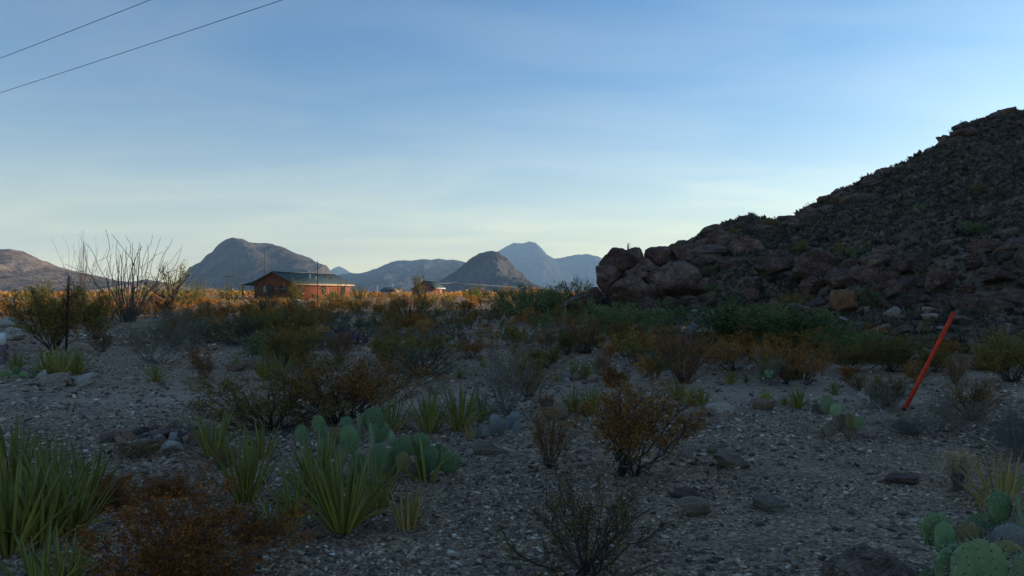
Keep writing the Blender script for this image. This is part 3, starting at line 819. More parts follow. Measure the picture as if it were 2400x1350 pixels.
def bpolar(th, d):
    x = d * math.sin(R(th)); y = d * math.cos(R(th))
    return Vector((x, y, h1(x, y)))
for k in range(125):                                                    # smaller blocks along the ledge
    th = rnd.uniform(8, 36); led = float(np.interp(th, HT[:, 0], HT[:, 2])); d = led + rnd.uniform(-1.2, 4.0)
    p = bpolar(th, d); w = rnd.uniform(0.4, 1.4)
    stone('boulder', 'block in the ledge', 'boulder', rnd.choice(['block', 'slab', 'block']), 50 + rnd.randrange(10), rnd.choice(['boulder_rock', 'boulder_layered']),
          p, (w, w * .8, w * rnd.uniform(.45, .8)), (rnd.uniform(-.2, .2), rnd.uniform(-.2, .2), rnd.uniform(0, 6)), 'blocks of the ledge', 0.3)
for k in range(110):                                                    # talus below it
    th = rnd.uniform(8, 36); toe = float(np.interp(th, HT[:, 0], HT[:, 1])); led = float(np.interp(th, HT[:, 0], HT[:, 2])); d = toe + (led - toe) * rnd.random() ** 0.6
    p = bpolar(th, d); w = rnd.choice([.2, .3, .3, .4, .5, .7])
    stone('rock', 'rock below the ledge', 'rock', 'rock', rnd.randrange(16), rnd.choice(['boulder_rock', 'stone_brown', 'stone_dark', 'stone_grey']),
          p, (w, w * .8, w * rnd.uniform(.4, .7)), (rnd.uniform(-.3, .3), rnd.uniform(-.3, .3), rnd.uniform(0, 6)), 'talus rocks below the ledge', 0.3)
for k in range(105):                                                    # crags and blocks on the upper slope and along the crest
    th = rnd.uniform(12, 37); led = float(np.interp(th, HT[:, 0], HT[:, 2])); rid = float(np.interp(th, HT[:, 0], HT[:, 5]))
    crest = rnd.random() < 0.35
    d = rid + rnd.uniform(-2.5, 1.0) if crest else (rid - rnd.uniform(2, 15) if rnd.random() < .7 and rid - led > 22 else led + 5 + (rid - led - 5) * rnd.random())
    if crest and 28.5 < th < 31.2: d -= 6
    p = bpolar(th, d); w = rnd.choice([.6, .8, 1.0, 1.4, 1.8] if crest else [.6, .9, 1.2, 1.6, 2.2]) * (0.8 + d / 160)
    lab, gr = ('crag on the hill crest', 'crest rocks') if crest else ('rock on the upper hillside', 'rocks on the upper hillside')
    stone('rock', lab, 'rock', rnd.choice(['block', 'block', 'boulder']), 50 + rnd.randrange(10), 'boulder_rock',
          p, (w, w * .9, w * rnd.uniform(.4, .75)), (rnd.uniform(-.2, .2), rnd.uniform(-.2, .2), rnd.uniform(0, 6)), gr, 0.55)
for (u, v, w, h, y, i, lab) in [(2306, 328, 110, 56, 77.5, 61, 'large rounded crag on the crest near the top right corner'),
                                (2376, 290, 90, 44, 80.0, 62, 'crag on the crest right of the large rounded one'),
                                (1756, 530, 84, 34, 59.0, 63, 'low flat topped knob on the crest where the hill begins to rise')]:
    boulder_px(u, v, w, h, y, 'boulder', i, 'boulder_rock', lab)

# ------------------------------------------------------------------ gravel
def build_gravel():
    rg = np.random.default_rng(99)
    phi = (1 + 5 ** .5) / 2
    I = np.array([[-1, phi, 0], [1, phi, 0], [-1, -phi, 0], [1, -phi, 0], [0, -1, phi], [0, 1, phi], [0, -1, -phi], [0, 1, -phi], [phi, 0, -1], [phi, 0, 1], [-phi, 0, -1], [-phi, 0, 1]]) / 1.9
    T = np.array([[0, 11, 5], [0, 5, 1], [0, 1, 7], [0, 7, 10], [0, 10, 11], [1, 5, 9], [5, 11, 4], [11, 10, 2], [10, 7, 6], [7, 1, 8], [3, 9, 4], [3, 4, 2], [3, 2, 6], [3, 6, 8], [3, 8, 9], [4, 9, 5], [2, 4, 11], [6, 2, 10], [8, 6, 7], [9, 8, 1]])
    O = np.array([[1, 0, 0], [-1, 0, 0], [0, 1, 0], [0, -1, 0], [0, 0, 1], [0, 0, -1]], float)
    TO = np.array([[4, 0, 2], [4, 2, 1], [4, 1, 3], [4, 3, 0], [5, 2, 0], [5, 1, 2], [5, 3, 1], [5, 0, 3]])
    xs, ys, ss = [], [], []
    def band(y0, y1, n, smin, smax):
        y = np.sqrt(rg.uniform(y0 ** 2, y1 ** 2, n)); x = y * rg.uniform(-0.74, 0.74, n)
        xs.append(x); ys.append(y); ss.append(smin * (smax / smin) ** (rg.random(n) ** 2.6))
    band(3.2, 6.0, 52000, 0.008, 0.052)
    band(6.0, 10.0, 42000, 0.012, 0.066)
    band(10.0, 17.0, 26000, 0.020, 0.090)
    band(17.0, 30.0, 10000, 0.045, 0.18)
    x = np.concatenate(xs); y = np.concatenate(ys); s = np.concatenate(ss)
    # stones gather in patches and leave bare washes between
    dens = 0.80 + 1.0 * fbm(x / 1.6, y / 1.6, 0, 55, 3) + 0.7 * fbm(x / 5.0, y / 2.5, 0, 58, 2)
    wash = np.exp(-((y - 10.6 - 0.10 * x) / 1.1) ** 2) + np.exp(-((y - 15.5 + 0.05 * x) / 1.6) ** 2)
    keep = rg.random(len(x)) < np.clip(dens - 0.2 * wash * (s > 0.02), 0.12, 1)
    x, y, s = x[keep], y[keep], s[keep]
    mb = MB()
    for big in (False, True):
        k = (s > 0.032 * (1 + y / 9)) == big
        B, TT = (I, T) if big else (O, TO)
        xx, yy, sz = x[k], y[k], s[k]; n = len(xx); nv = len(B)
        P_ = B[None] * (1 + 0.28 * rg.normal(size=(n, nv, 1)).clip(-2, 2)) + 0.18 * rg.normal(size=(n, nv, 3))
        P_ = P_ * np.stack([rg.uniform(.75, 1.4, n), rg.uniform(.6, 1.0, n), rg.uniform(.25, .65, n)], -1)[:, None, :]
        a = rg.uniform(0, 6.28, n); ca, sa = np.cos(a)[:, None], np.sin(a)[:, None]
        tl = rg.normal(0, 0.3, n)[:, None]
        X = P_[..., 0] * ca - P_[..., 1] * sa; Y = P_[..., 0] * sa + P_[..., 1] * ca; Z = P_[..., 2] + tl * X
        V = np.stack([X, Y, Z], -1) * (sz / 2)[:, None, None]
        V[..., 0] += xx[:, None]; V[..., 1] += yy[:, None]; V[..., 2] += (G(xx, yy) + sz * 0.12)[:, None]
        tone = np.repeat(np.clip(rg.beta(1.35, 1.6, n) + 0.12 * fbm(xx / 2.0, yy / 2.0, 0, 91, 2), 0, 1) ** 1.15, nv)
        mb.add(V.reshape(-1, 3), None, (TT[None] + (np.arange(n) * nv)[:, None, None]).reshape(-1, 3), tone)
    ob('gravel', mb.mesh('gravel', 'pebbles'), kind='stuff', label='loose grey and brown pebbles covering the desert floor', cat='gravel')
build_gravel()
# ------------------------------------------------------------------ plant materials
m_leaf('leaf_orange', [(0.0, (0.177, 0.080, 0.020)), (0.5, (0.443, 0.208, 0.051)), (0.85, (0.619, 0.316, 0.083)), (1.0, (0.678, 0.422, 0.143))], 0.42, 0.28)
m_leaf('leaf_rust', [(0.0, (0.123, 0.047, 0.013)), (0.5, (0.314, 0.119, 0.030)), (0.85, (0.437, 0.180, 0.044)), (1.0, (0.358, 0.223, 0.074))], 0.35, 0.22)
m_leaf('leaf_olive', [(0.0, (0.105, 0.077, 0.021)), (0.5, (0.255, 0.180, 0.043)), (0.85, (0.383, 0.257, 0.064)), (1.0, (0.494, 0.300, 0.077))], 0.32, 0.28)
m_leaf('leaf_green', [(0.0, (0.069, 0.094, 0.041)), (0.5, (0.171, 0.215, 0.083)), (0.9, (0.298, 0.317, 0.125)), (1.0, (0.474, 0.401, 0.158))], 0.35, 0.25)
m_leaf('leaf_bright', [(0.0, (0.104, 0.118, 0.026)), (0.5, (0.237, 0.244, 0.061)), (1.0, (0.411, 0.376, 0.116))], 0.4, 0.22)
m_leaf('leaf_grey', [(0.0, (0.070, 0.076, 0.064)), (0.5, (0.133, 0.140, 0.115)), (1.0, (0.224, 0.224, 0.182))], 0.2, 0.25)
m_leaf('leaf_hill', [(0.0, (0.061, 0.051, 0.040)), (0.5, (0.132, 0.115, 0.081)), (1.0, (0.271, 0.214, 0.160))], 0.2, 0.2)
m_leaf('leaf_straw', [(0.0, (0.221, 0.151, 0.077)), (0.5, (0.483, 0.337, 0.177)), (1.0, (0.765, 0.567, 0.323))], 0.3, 0.2)
m_plain('stem_dark', (0.073, 0.059, 0.050), 0.9, 0.4, 20)
m_plain('stem_grey', (0.210, 0.193, 0.175), 0.9, 0.35, 20)
m_plain('stem_brown', (0.119, 0.081, 0.059), 0.9, 0.4, 20)
m_plain('cane_bark', (0.115, 0.098, 0.080), 0.9, 0.4, 12)
m_plain('stalk_pale', (0.26, 0.22, 0.16), 0.9, 0.3, 20)
m_leaf('agave_leaf', [(0.0, (0.450, 0.328, 0.072)), (0.25, (0.406, 0.356, 0.065)), (0.6, (0.283, 0.285, 0.056)), (0.93, (0.239, 0.231, 0.072)), (1.0, (0.406, 0.288, 0.135))], 0.15, 0.32, 0.045)
m_leaf('agave_blue', [(0.0, (0.365, 0.308, 0.095)), (0.3, (0.182, 0.243, 0.091)), (0.93, (0.146, 0.211, 0.099)), (1.0, (0.304, 0.219, 0.114))], 0.12, 0.25, 0.05)
m_leaf('agave_yellow', [(0.0, (0.585, 0.388, 0.121)), (0.5, (0.456, 0.351, 0.106)), (1.0, (0.388, 0.295, 0.121))], 0.15, 0.25, 0.03)
m_leaf('agave_dry', [(0.0, (0.250, 0.202, 0.137)), (1.0, (0.374, 0.314, 0.221))], 0.1, 0.3)

# ------------------------------------------------------------------ shrubs
def shrub(seed, n_stem=26, tilt=(12, 58), br=6, tw=3, per=6, leaf=0.03, bend=0.35, stem_r=0.012, from_t=0.35, scatter=0.03, top=1.0, dens=1.0, wob=0.03, k=3, flat=0.0, leaf_from=0.0):
    """a bush of unit height fanning from its root; returns stems, leaves (MB each)"""
    rg = np.random.default_rng(seed)
    S, L = MB(), MB(); C = []; B3 = []; B2 = []
    for i in range(n_stem):
        az = rg.uniform(0, 2 * np.pi); th0 = R(tilt[0] + (tilt[1] - tilt[0]) * rg.random() ** 0.8)
        ln = rg.uniform(0.72, 1.05) * (top if flat == 0 else top / max(0.35, math.cos(th0)) ** flat)
        n = 6; pts = [np.array([0.05 * rg.normal(), 0.05 * rg.normal(), -0.02])]; azj = az
        for j in range(1, n):
            t = j / (n - 1); th = th0 * (1 - bend * t) + rg.normal() * 0.10; azj += rg.normal() * 0.12
            pts.append(pts[-1] + ln / (n - 1) * np.array([math.sin(th) * math.cos(azj), math.sin(th) * math.sin(azj), math.cos(th)]) + wob * rg.normal(size=3) * [1, 1, .5])
        pts = np.array(pts)
        S.tube(pts, np.linspace(stem_r, stem_r * 0.35, n) * rg.uniform(.7, 1.3), k)
        for b in range(br):
            t = from_t + (0.98 - from_t) * rg.random(); f = t * (n - 1); j = min(int(f), n - 2)
            p0 = pts[j] + (pts[j + 1] - pts[j]) * (f - j)
            d = pts[j + 1] - pts[j]; d /= np.linalg.norm(d)
            d = d + 0.55 * rg.normal(size=3); d[2] = abs(d[2]) * 0.8 + 0.15; d /= np.linalg.norm(d)
            bl = rg.uniform(0.12, 0.34) * (1.15 - 0.5 * t)
            p1 = p0 + d * bl * .5 + 0.02 * rg.normal(size=3); p2 = p0 + d * bl + 0.03 * rg.normal(size=3)
            B3.append((p0, p1, p2))
            for w in range(tw):
                q0 = p0 + (p2 - p0) * rg.uniform(.3, 1.0); e = d + 0.75 * rg.normal(size=3); e /= np.linalg.norm(e)
                q1 = q0 + e * rg.uniform(0.05, 0.13)
                B2.append((q0, q1))
                m = rg.poisson(per * dens)
                if m and q1[2] > leaf_from: C.append(q0 + (q1 - q0) * rg.uniform(.1, 1.1, (m, 1)) + scatter * rg.normal(size=(m, 3)))
    if B3: S.tubes(B3, np.tile(np.array([.42, .3, .15]) * stem_r, (len(B3), 1)))
    if B2: S.tubes(B2, np.tile(np.array([.24, .12]) * stem_r, (len(B2), 1)))
    if C:
        C = np.concatenate(C); C = C[C[:, 2] > 0.03]
        tone = np.clip(0.45 + 0.22 * rg.normal(size=len(C)) + 0.25 * fbm(C[:, 0] * 3, C[:, 1] * 3, C[:, 2] * 3, seed, 2), 0, 1)
        L.leaves(C, leaf, 0, tone, rg)
    return S, L

def shrub_proto(seed, leafmat, stemmat, **kw):
    S, L = shrub(seed, **kw)
    parts = [('stems', S.mesh('stems', stemmat))]
    if L.n: parts.append(('foliage', L.mesh('foliage', leafmat)))
    return Proto(parts)

def shrub_one(seed, leafmat, stemmat, **kw):
    S, L = shrub(seed, **kw)
    V = np.concatenate(S.v + L.v)
    fs = [np.concatenate(S.q)]; mi = [np.zeros(len(fs[0]), int)]
    if S.t: fs.append(np.concatenate(S.t)); mi.append(np.zeros(len(fs[-1]), int))
    if L.n: fs.append(np.concatenate(L.q) + S.n); mi.append(np.ones(len(fs[-1]), int))
    return Proto([(None, mk('bush', V, fs, [stemmat, leafmat], np.concatenate(mi), np.concatenate(S.tone + L.tone)))])

NEAR = dict(n_stem=30, br=9, tw=4, per=6, leaf=0.021, stem_r=0.009, scatter=0.018)
PB = {
    'orange': [shrub_proto(1000 + i, 'leaf_orange', 'stem_dark', **{**NEAR, 'from_t': 0.45, 'leaf_from': 0.32, 'per': 9, 'leaf': 0.024}) for i in range(3)],
    'olive': [shrub_proto(1010 + i, 'leaf_olive', 'stem_dark', **{**NEAR, 'from_t': 0.3, 'per': 11, 'leaf': 0.027, 'scatter': 0.025}) for i in range(3)],
    'wide': [shrub_proto(1015 + i, 'leaf_olive' if i else 'leaf_orange', 'stem_dark', **{**NEAR, 'n_stem': 36, 'from_t': 0.3, 'per': 8, 'leaf': 0.026, 'scatter': 0.03, 'tilt': (15, 76), 'flat': 0.35, 'bend': 0.3}) for i in range(2)],
    'twig': [shrub_proto(1020 + i, 'leaf_olive', 'stem_grey', **{**NEAR, 'n_stem': 24, 'dens': 0.5, 'wob': 0.05, 'tilt': (10, 72)}) for i in range(3)],
    'bare': [shrub_proto(1030 + i, 'leaf_orange', 'stem_brown', **{**NEAR, 'n_stem': 36, 'dens': 0.6, 'tilt': (8, 55)}) for i in range(3)],
    'sprawl': [shrub_proto(1035, 'leaf_olive', 'stem_dark', **{**NEAR, 'n_stem': 24, 'dens': 1.1, 'wob': 0.06, 'tilt': (8, 78), 'stem_r': 0.014, 'from_t': 0.3})],
    'rust': [shrub_proto(1040 + i, 'leaf_rust', 'stem_brown', **{**NEAR, 'n_stem': 40, 'tilt': (5, 75), 'from_t': 0.1, 'per': 9, 'leaf': 0.026, 'top': 0.9, 'stem_r': 0.006}) for i in range(3)],
    'wiry': [shrub_proto(1050 + i, 'leaf_green', 'stem_dark', **{**NEAR, 'n_stem': 60, 'dens': 0.6, 'tilt': (10, 80), 'br': 6, 'bend': 0.1}) for i in range(2)],
    'grey': [shrub_proto(1060 + i, 'leaf_grey', 'stem_grey', **{**NEAR, 'n_stem': 40, 'tilt': (10, 80), 'per': 5, 'from_t': 0.2, 'leaf': 0.026, 'stem_r': 0.007}) for i in range(2)],
    'mesq': [shrub_proto(1070 + i, 'leaf_green', 'stem_dark', **{**NEAR, 'n_stem': 34, 'tilt': (15, 85), 'from_t': 0.25, 'per': 9, 'leaf': 0.05, 'top': 1.0, 'flat': 0.55, 'bend': 0.5, 'scatter': 0.04, 'br': 10}) for i in range(2)],
}
FAR = dict(n_stem=14, br=5, tw=2, per=11, leaf=0.062, stem_r=0.012, scatter=0.045)
PF = {
    'orange': [shrub_one(1100 + i, 'leaf_orange', 'stem_brown', **FAR) for i in range(4)],
    'rust': [shrub_one(1110 + i, 'leaf_rust', 'stem_brown', **FAR) for i in range(3)],
    'olive': [shrub_one(1120 + i, 'leaf_olive', 'stem_dark', **FAR) for i in range(4)],
    'green': [shrub_one(1130 + i, 'leaf_green', 'stem_dark', **{**FAR, 'tilt': (10, 80), 'per': 12}) for i in range(3)],
    'grey': [shrub_one(1140 + i, 'leaf_grey', 'stem_grey', **{**FAR, 'tilt': (10, 80), 'per': 12}) for i in range(3)],
    'bright': [shrub_one(1150 + i, 'leaf_bright', 'stem_brown', **{**FAR, 'tilt': (4, 45), 'bend': 0.1, 'per': 11}) for i in range(3)],
    'straw': [shrub_one(1160 + i, 'leaf_straw', 'stem_brown', **FAR) for i in range(2)],
}

def bush(kind, u, v, w, h, label, near=True, name='creosote_bush', cat='bush', group=None, on=None):
    p = GP(u, v) if on is None else on
    s = p.y / F
    pr = rnd.choice((PB if near else PF)[kind])
    wr = w * s / 1.35
    p = p.copy(); p.z -= 0.02
    return pr.place(name, label, cat, p, rnd.uniform(0, 6.28), (wr, wr, h * s * 1.02), group)

# near and middle bushes one by one: kind, u, v of the root, width, height (photo pixels)
for (kind, u, v, w, h, lab) in [
    ('orange', 1465, 1112, 400, 225, 'large orange tipped creosote standing left of the pointed tan rock'),
    ('sprawl', 1372, 1345, 330, 225, 'sprawling half dead creosote at the bottom edge, right of centre'),
    ('wide', 640, 1005, 300, 150, 'olive brown creosote behind the left end of the prickly pear'),
    ('wide', 800, 992, 300, 165, 'olive brown creosote with long bare twigs behind the prickly pear pads'),
    ('twig', 1195, 972, 200, 185, 'dark twiggy creosote behind the blue grey prickly pear'),
    ('bare', 1290, 1096, 130, 140, 'small leafless brown bush left of the large orange creosote'),
    ('rust', 405, 1385, 480, 270, 'dense rust coloured bush filling the bottom left corner'),
    ('rust', 262, 1190, 160, 95, 'small rust coloured bush beside the big lechuguilla bank'),
    ('rust', 395, 1160, 170, 60, 'low rust coloured bush behind the dead lechuguilla leaves'),
    ('rust', 600, 1270, 130, 90, 'small rust coloured bush left of the young lechuguilla shoots'),
    ('bare', 330, 1070, 140, 40, 'flat rust brown forb below the stone row'),
    ('bare', 520, 1100, 110, 60, 'thin brown forb at the foot of the left lechuguilla pair'),
    ('wiry', 985, 882, 160, 96, 'dark wiry bush with arching pale stems in the middle gravel'),
    ('twig', 372, 852, 190, 130, 'leafless dark bush behind the small round lechuguilla'),
    ('olive', 128, 822, 205, 152, 'dense dark creosote behind the iron fence post'),
    ('olive', 225, 798, 130, 112, 'dense dark creosote right of the iron fence post'),
    ('bare', 240, 826, 60, 50, 'small brown twiggy bush in front of the bare ocotillo'),
    ('bare', 478, 886, 70, 50, 'small purplish twiggy bush left of the low brown rocks'),
    ('olive', 668, 862, 150, 92, 'dark creosote just behind the dense green lechuguilla'),
    ('wiry', 580, 808, 150, 84, 'dark green bush beside the fallen pale branch'),
    ('olive', 690, 806, 170, 80, 'dark olive bush behind the fallen pale branch'),
    ('twig', 905, 816, 70, 66, 'small dark twiggy bush right of the purple prickly pear'),
    ('bare', 795, 846, 90, 70, 'small brown twiggy bush below the purple prickly pear'),
    ('twig', 420, 800, 130, 100, 'dark leafless bush left of the open bank of gravel'),
    ('bare', 1372, 828, 150, 90, 'round brown bush in the middle brush, in front of the sotol stalks'),
    ('orange', 1460, 815, 100, 66, 'brown orange bush left of the small sign post'),
    ('bare', 1602, 898, 190, 140, 'twiggy brown bush with a fan of bare stems right of centre'),
    ('wiry', 1535, 866, 90, 60, 'dark wiry low bush left of the fan stemmed brown bush'),
    ('orange', 1712, 868, 180, 74, 'low orange brown bush on the bank below the mesquite'),
    ('twig', 1795, 898, 120, 84, 'dark twiggy bush right of the two bright lechuguillas'),
    ('orange', 1880, 902, 150, 104, 'yellow orange creosote right of the dark twiggy bush'),
    ('olive', 1845, 900, 80, 50, 'low yellow olive bush at the foot of the yellow orange creosote'),
    ('olive', 2085, 952, 110, 72, 'olive creosote left of the leaning orange tube'),
    ('twig', 2050, 958, 110, 74, 'dark twiggy bush left of the olive creosote by the orange tube'),
    ('bare', 2012, 916, 60, 40, 'small brown bush between the yellow creosote and the orange tube'),
    ('bare', 2275, 984, 190, 104, 'brown twiggy bush right of the orange tube'),
    ('twig', 2205, 1008, 190, 100, 'dark twiggy bush just right of the orange tube foot'),
    ('grey', 2130, 1020, 110, 56, 'low grey green shrub in front of the orange tube foot'),
    ('grey', 2395, 1075, 150, 150, 'grey brown twiggy bush cut by the right edge'),
    ('bare', 2240, 900, 80, 70, 'thin brown bush behind the orange tube'),
    ('bare', 1280, 960, 60, 40, 'small dead brush beside the pinkish rock'),
    ('olive', 1240, 900, 90, 70, 'small olive bush on the middle gravel, left of the pale round stones'),
    ('bare', 1240, 930, 120, 60, 'thin brown bush left of the straw coloured tussock'),
    ('bare', 1410, 880, 60, 54, 'small brown bush right of the grass tussock'),
    ('rust', 1440, 905, 80, 60, 'small rust coloured bush on the middle gravel'),
    ('olive', 1280, 862, 130, 50, 'yellow olive bush sloping beside the grass tussock'),
    ('orange', 1100, 840, 130, 46, 'low orange bush in the middle brush, bright rusty top'),
    ('twig', 720, 905, 90, 60, 'thin dark twigs on the gravel behind the olive creosotes'),
    ('twig', 1020, 925, 70, 40, 'small twiggy plant behind the middle lechuguilla row'),
    ('mesq', 1770, 822, 280, 100, 'wide green mesquite bush in front of the rocky slope'),
    ('mesq', 1855, 816, 120, 70, 'green mesquite bush joined to the right of the wide one'),
    ('mesq', 1470, 796, 120, 76, 'blue green bush below the boulder pile'),
    ('mesq', 2010, 842, 160, 60, 'low green bush in front of the slope, left of the orange tube'),
    ('wiry', 1640, 826, 60, 60, 'dark green upright bush behind the small sign post'),
    ('olive', 1990, 870, 130, 74, 'dark brown bush, left one of the row on the far bank'),
    ('olive', 2090, 872, 150, 84, 'dark brown bush, middle one of the row on the far bank'),
    ('olive', 2195, 872, 110, 60, 'dark brown bush behind the leaning orange tube'),
    ('olive', 2370, 895, 180, 120, 'large brown olive bush at the right edge on the far bank'),
    ('mesq', 2390, 850, 80, 50, 'green bush behind the large brown bush at the right edge'),
    ('rust', 2310, 868, 120, 40, 'low rusty brush on the far bank near the right edge'),
    ('wiry', 1330, 735, 150, 62, 'dark green leafy bush beside the slanting slab'),
    ('mesq', 1250, 752, 120, 74, 'dark green bush left of the sotol stalks')]:
    far_name = 'mesquite_bush' if kind == 'mesq' else 'bush' if kind in ('rust', 'grey', 'wiry', 'bare') else 'creosote_bush'
    bush(kind, u, v, w, h, lab, True, far_name)

# the brush that fills the middle distance
def free(x, y, r):
    """keep clear of the houses"""
    for (hx, hy, hr) in ((-31.5, 113, 11.0), (-24, 148, 5), (-16, 142, 7)):
        if (x - hx) ** 2 + (y - hy) ** 2 < hr * hr: return False
    return True

NAMED = {'olive': 'olive', 'orange': 'orange', 'rust': 'rusty', 'green': 'green', 'grey': 'grey', 'bright': 'yellowish', 'straw': 'straw'}
MASS = {}
def fill(n, u0, u1, y0, y1, kinds, hmin, hmax, label, group, mass=0, gaps=True, key='a'):
    """n bushes of their own, and 'mass' more that only thicken the belt"""
    c = 0; tries = 0
    while c < n + mass and tries < (n + mass) * 30:
        tries += 1
        u = rnd.uniform(u0, u1); y = y0 + (y1 - y0) * rnd.random()
        x = (u - 1200) / F * y
        if not free(x, y, 0): continue
        if gaps and float(fbm(np.array([x / 6.0]), np.array([y / 6.0]), 0, 77, 2)[0]) < -0.12: continue
        z = h1(x, y)
        if z - float(G(np.array([x]), np.array([y]))[0]) > 0.05: continue
        h = rnd.uniform(hmin, hmax) * (0.6 if 555 < u < 850 and y > 58 else 1.0); w = h * rnd.uniform(0.75, 1.15); kd = rnd.choice(kinds); rz = rnd.uniform(0, 6.28)
        if c < n:
            t = (h - hmin) / (hmax - hmin)
            o = rnd.choice(PF[kd]).place('bush', '%s %s bush %s' % ('low' if t < .35 else 'middling' if t < .7 else 'tall', NAMED[kd], label), 'bush', (x, y, z - 0.03), rz, (w, w, h), group)
            o['auto'] = 1
        else:
            MASS.setdefault(key, []).append((kd, x, y, z - .03, rz, w, h))
        c += 1

fill(40, 380, 1500, 25, 36, ['olive', 'olive', 'orange', 'rust', 'green', 'grey'], 0.45, 0.85, 'in the dark brush belt', 'shaded brush belt', 70)
fill(52, 380, 1500, 13.5, 26, ['olive', 'olive', 'orange', 'rust', 'grey', 'green'], 0.35, 0.75, 'on the middle gravel', 'bushes on the middle gravel')
fill(26, 1440, 2420, 15, 21, ['olive', 'orange', 'orange', 'rust'], 0.4, 0.7, 'on the right bank', 'bushes on the right bank')
fill(16, 1500, 2420, 11.5, 16, ['olive', 'orange', 'rust', 'grey'], 0.2, 0.42, 'on the right gravel', 'bushes on the right gravel')
fill(48, -60, 1420, 36, 44, ['olive', 'orange', 'rust', 'olive', 'green'], 0.4, 0.8, 'at the shadow edge', 'brush at the shadow edge', 90)
fill(70, -60, 1420, 43, 58, ['orange', 'orange', 'orange', 'rust', 'olive', 'straw'], 0.65, 1.2, 'in the sunlit strip', 'sunlit brush', 110, False, 'b')
fill(26, -60, 1420, 70, 118, ['bright', 'orange', 'straw', 'bright'], 1.0, 1.8, 'in far sunlight', 'bushes around the houses', 40, False, 'b')
fill(0, 430, 1450, 19, 34, ['olive', 'olive', 'orange', 'grey', 'straw'], 0.3, 0.6, '', '', 90)
fill(0, -60, 1420, 60, 90, ['orange', 'orange', 'olive', 'rust', 'bright', 'straw'], 0.65, 1.2, '', '', 260, False, 'b')
fill(30, 1440, 2420, 17, 30, ['olive', 'orange', 'rust', 'green', 'grey', 'grey'], 0.22, 0.5, 'at the slope foot', 'bushes at the foot of the slope')
def build_mass(key, label):
    """the bushes that only thicken a belt, joined: each still has its stems and leaves"""
    mats = ['stem_brown'] + ['leaf_' + k for k in NAMED]; V = []; q = []; qm = []; tone = []; off = 0
    for (kd, x, y, z, rz, w, h) in MASS.get(key, []):
        S, L = rnd.choice(LIGHT)
        co = np.concatenate(S.v + L.v); nS = sum(len(a) for a in S.q)
        Q = np.concatenate(S.q + [a + S.n for a in L.q])
        c, s_ = math.cos(rz), math.sin(rz)
        V.append(np.stack([(co[:, 0] * c - co[:, 1] * s_) * w + x, (co[:, 0] * s_ + co[:, 1] * c) * w + y, co[:, 2] * h + z], -1))
        q.append(Q + off); qm.append(np.where(np.arange(len(Q)) < nS, 0, 1 + list(NAMED).index(kd))); tone += S.tone + L.tone; off += len(co)
    me = mk('brush', np.concatenate(V), [np.concatenate(q)], mats, np.concatenate(qm), np.concatenate(tone))
    ob('brush', me, kind='stuff', label=label, cat='brush')
LIGHT = [shrub(1300 + i, n_stem=7, br=4, tw=2, per=4, leaf=0.098, stem_r=0.012, scatter=0.05) for i in range(6)]
build_mass('a', 'tangled brush between the single bushes in the shade')
build_mass('b', 'mass of sunlit brush reaching back to the houses')

# far brush that reads as one mass
def far_scrub():
    rg = np.random.default_rng(5)
    M_ = MB()
    n = 5200
    y = np.sqrt(rg.uniform(118 ** 2, 420 ** 2, n)); x = y * rg.uniform(-0.76, 0.2, n)
    ok = np.array([free(a, b, 0) for a, b in zip(x, y)]); x, y = x[ok], y[ok]
    z = G(x, y)
    m = 9
    C = np.stack([x, y, z], -1)[:, None, :] + rg.normal(size=(len(x), m, 3)) * [0.55, 0.55, 0.28] + [0, 0, 0.5]
    M_.leaves(C.reshape(-1, 3), 0.55, 0, None, rg, 0.8)
    ob('scrub', M_.mesh('scrub', 'leaf_orange'), kind='stuff', label='far sunlit scrub covering the plain behind the houses', cat='scrub')
far_scrub()

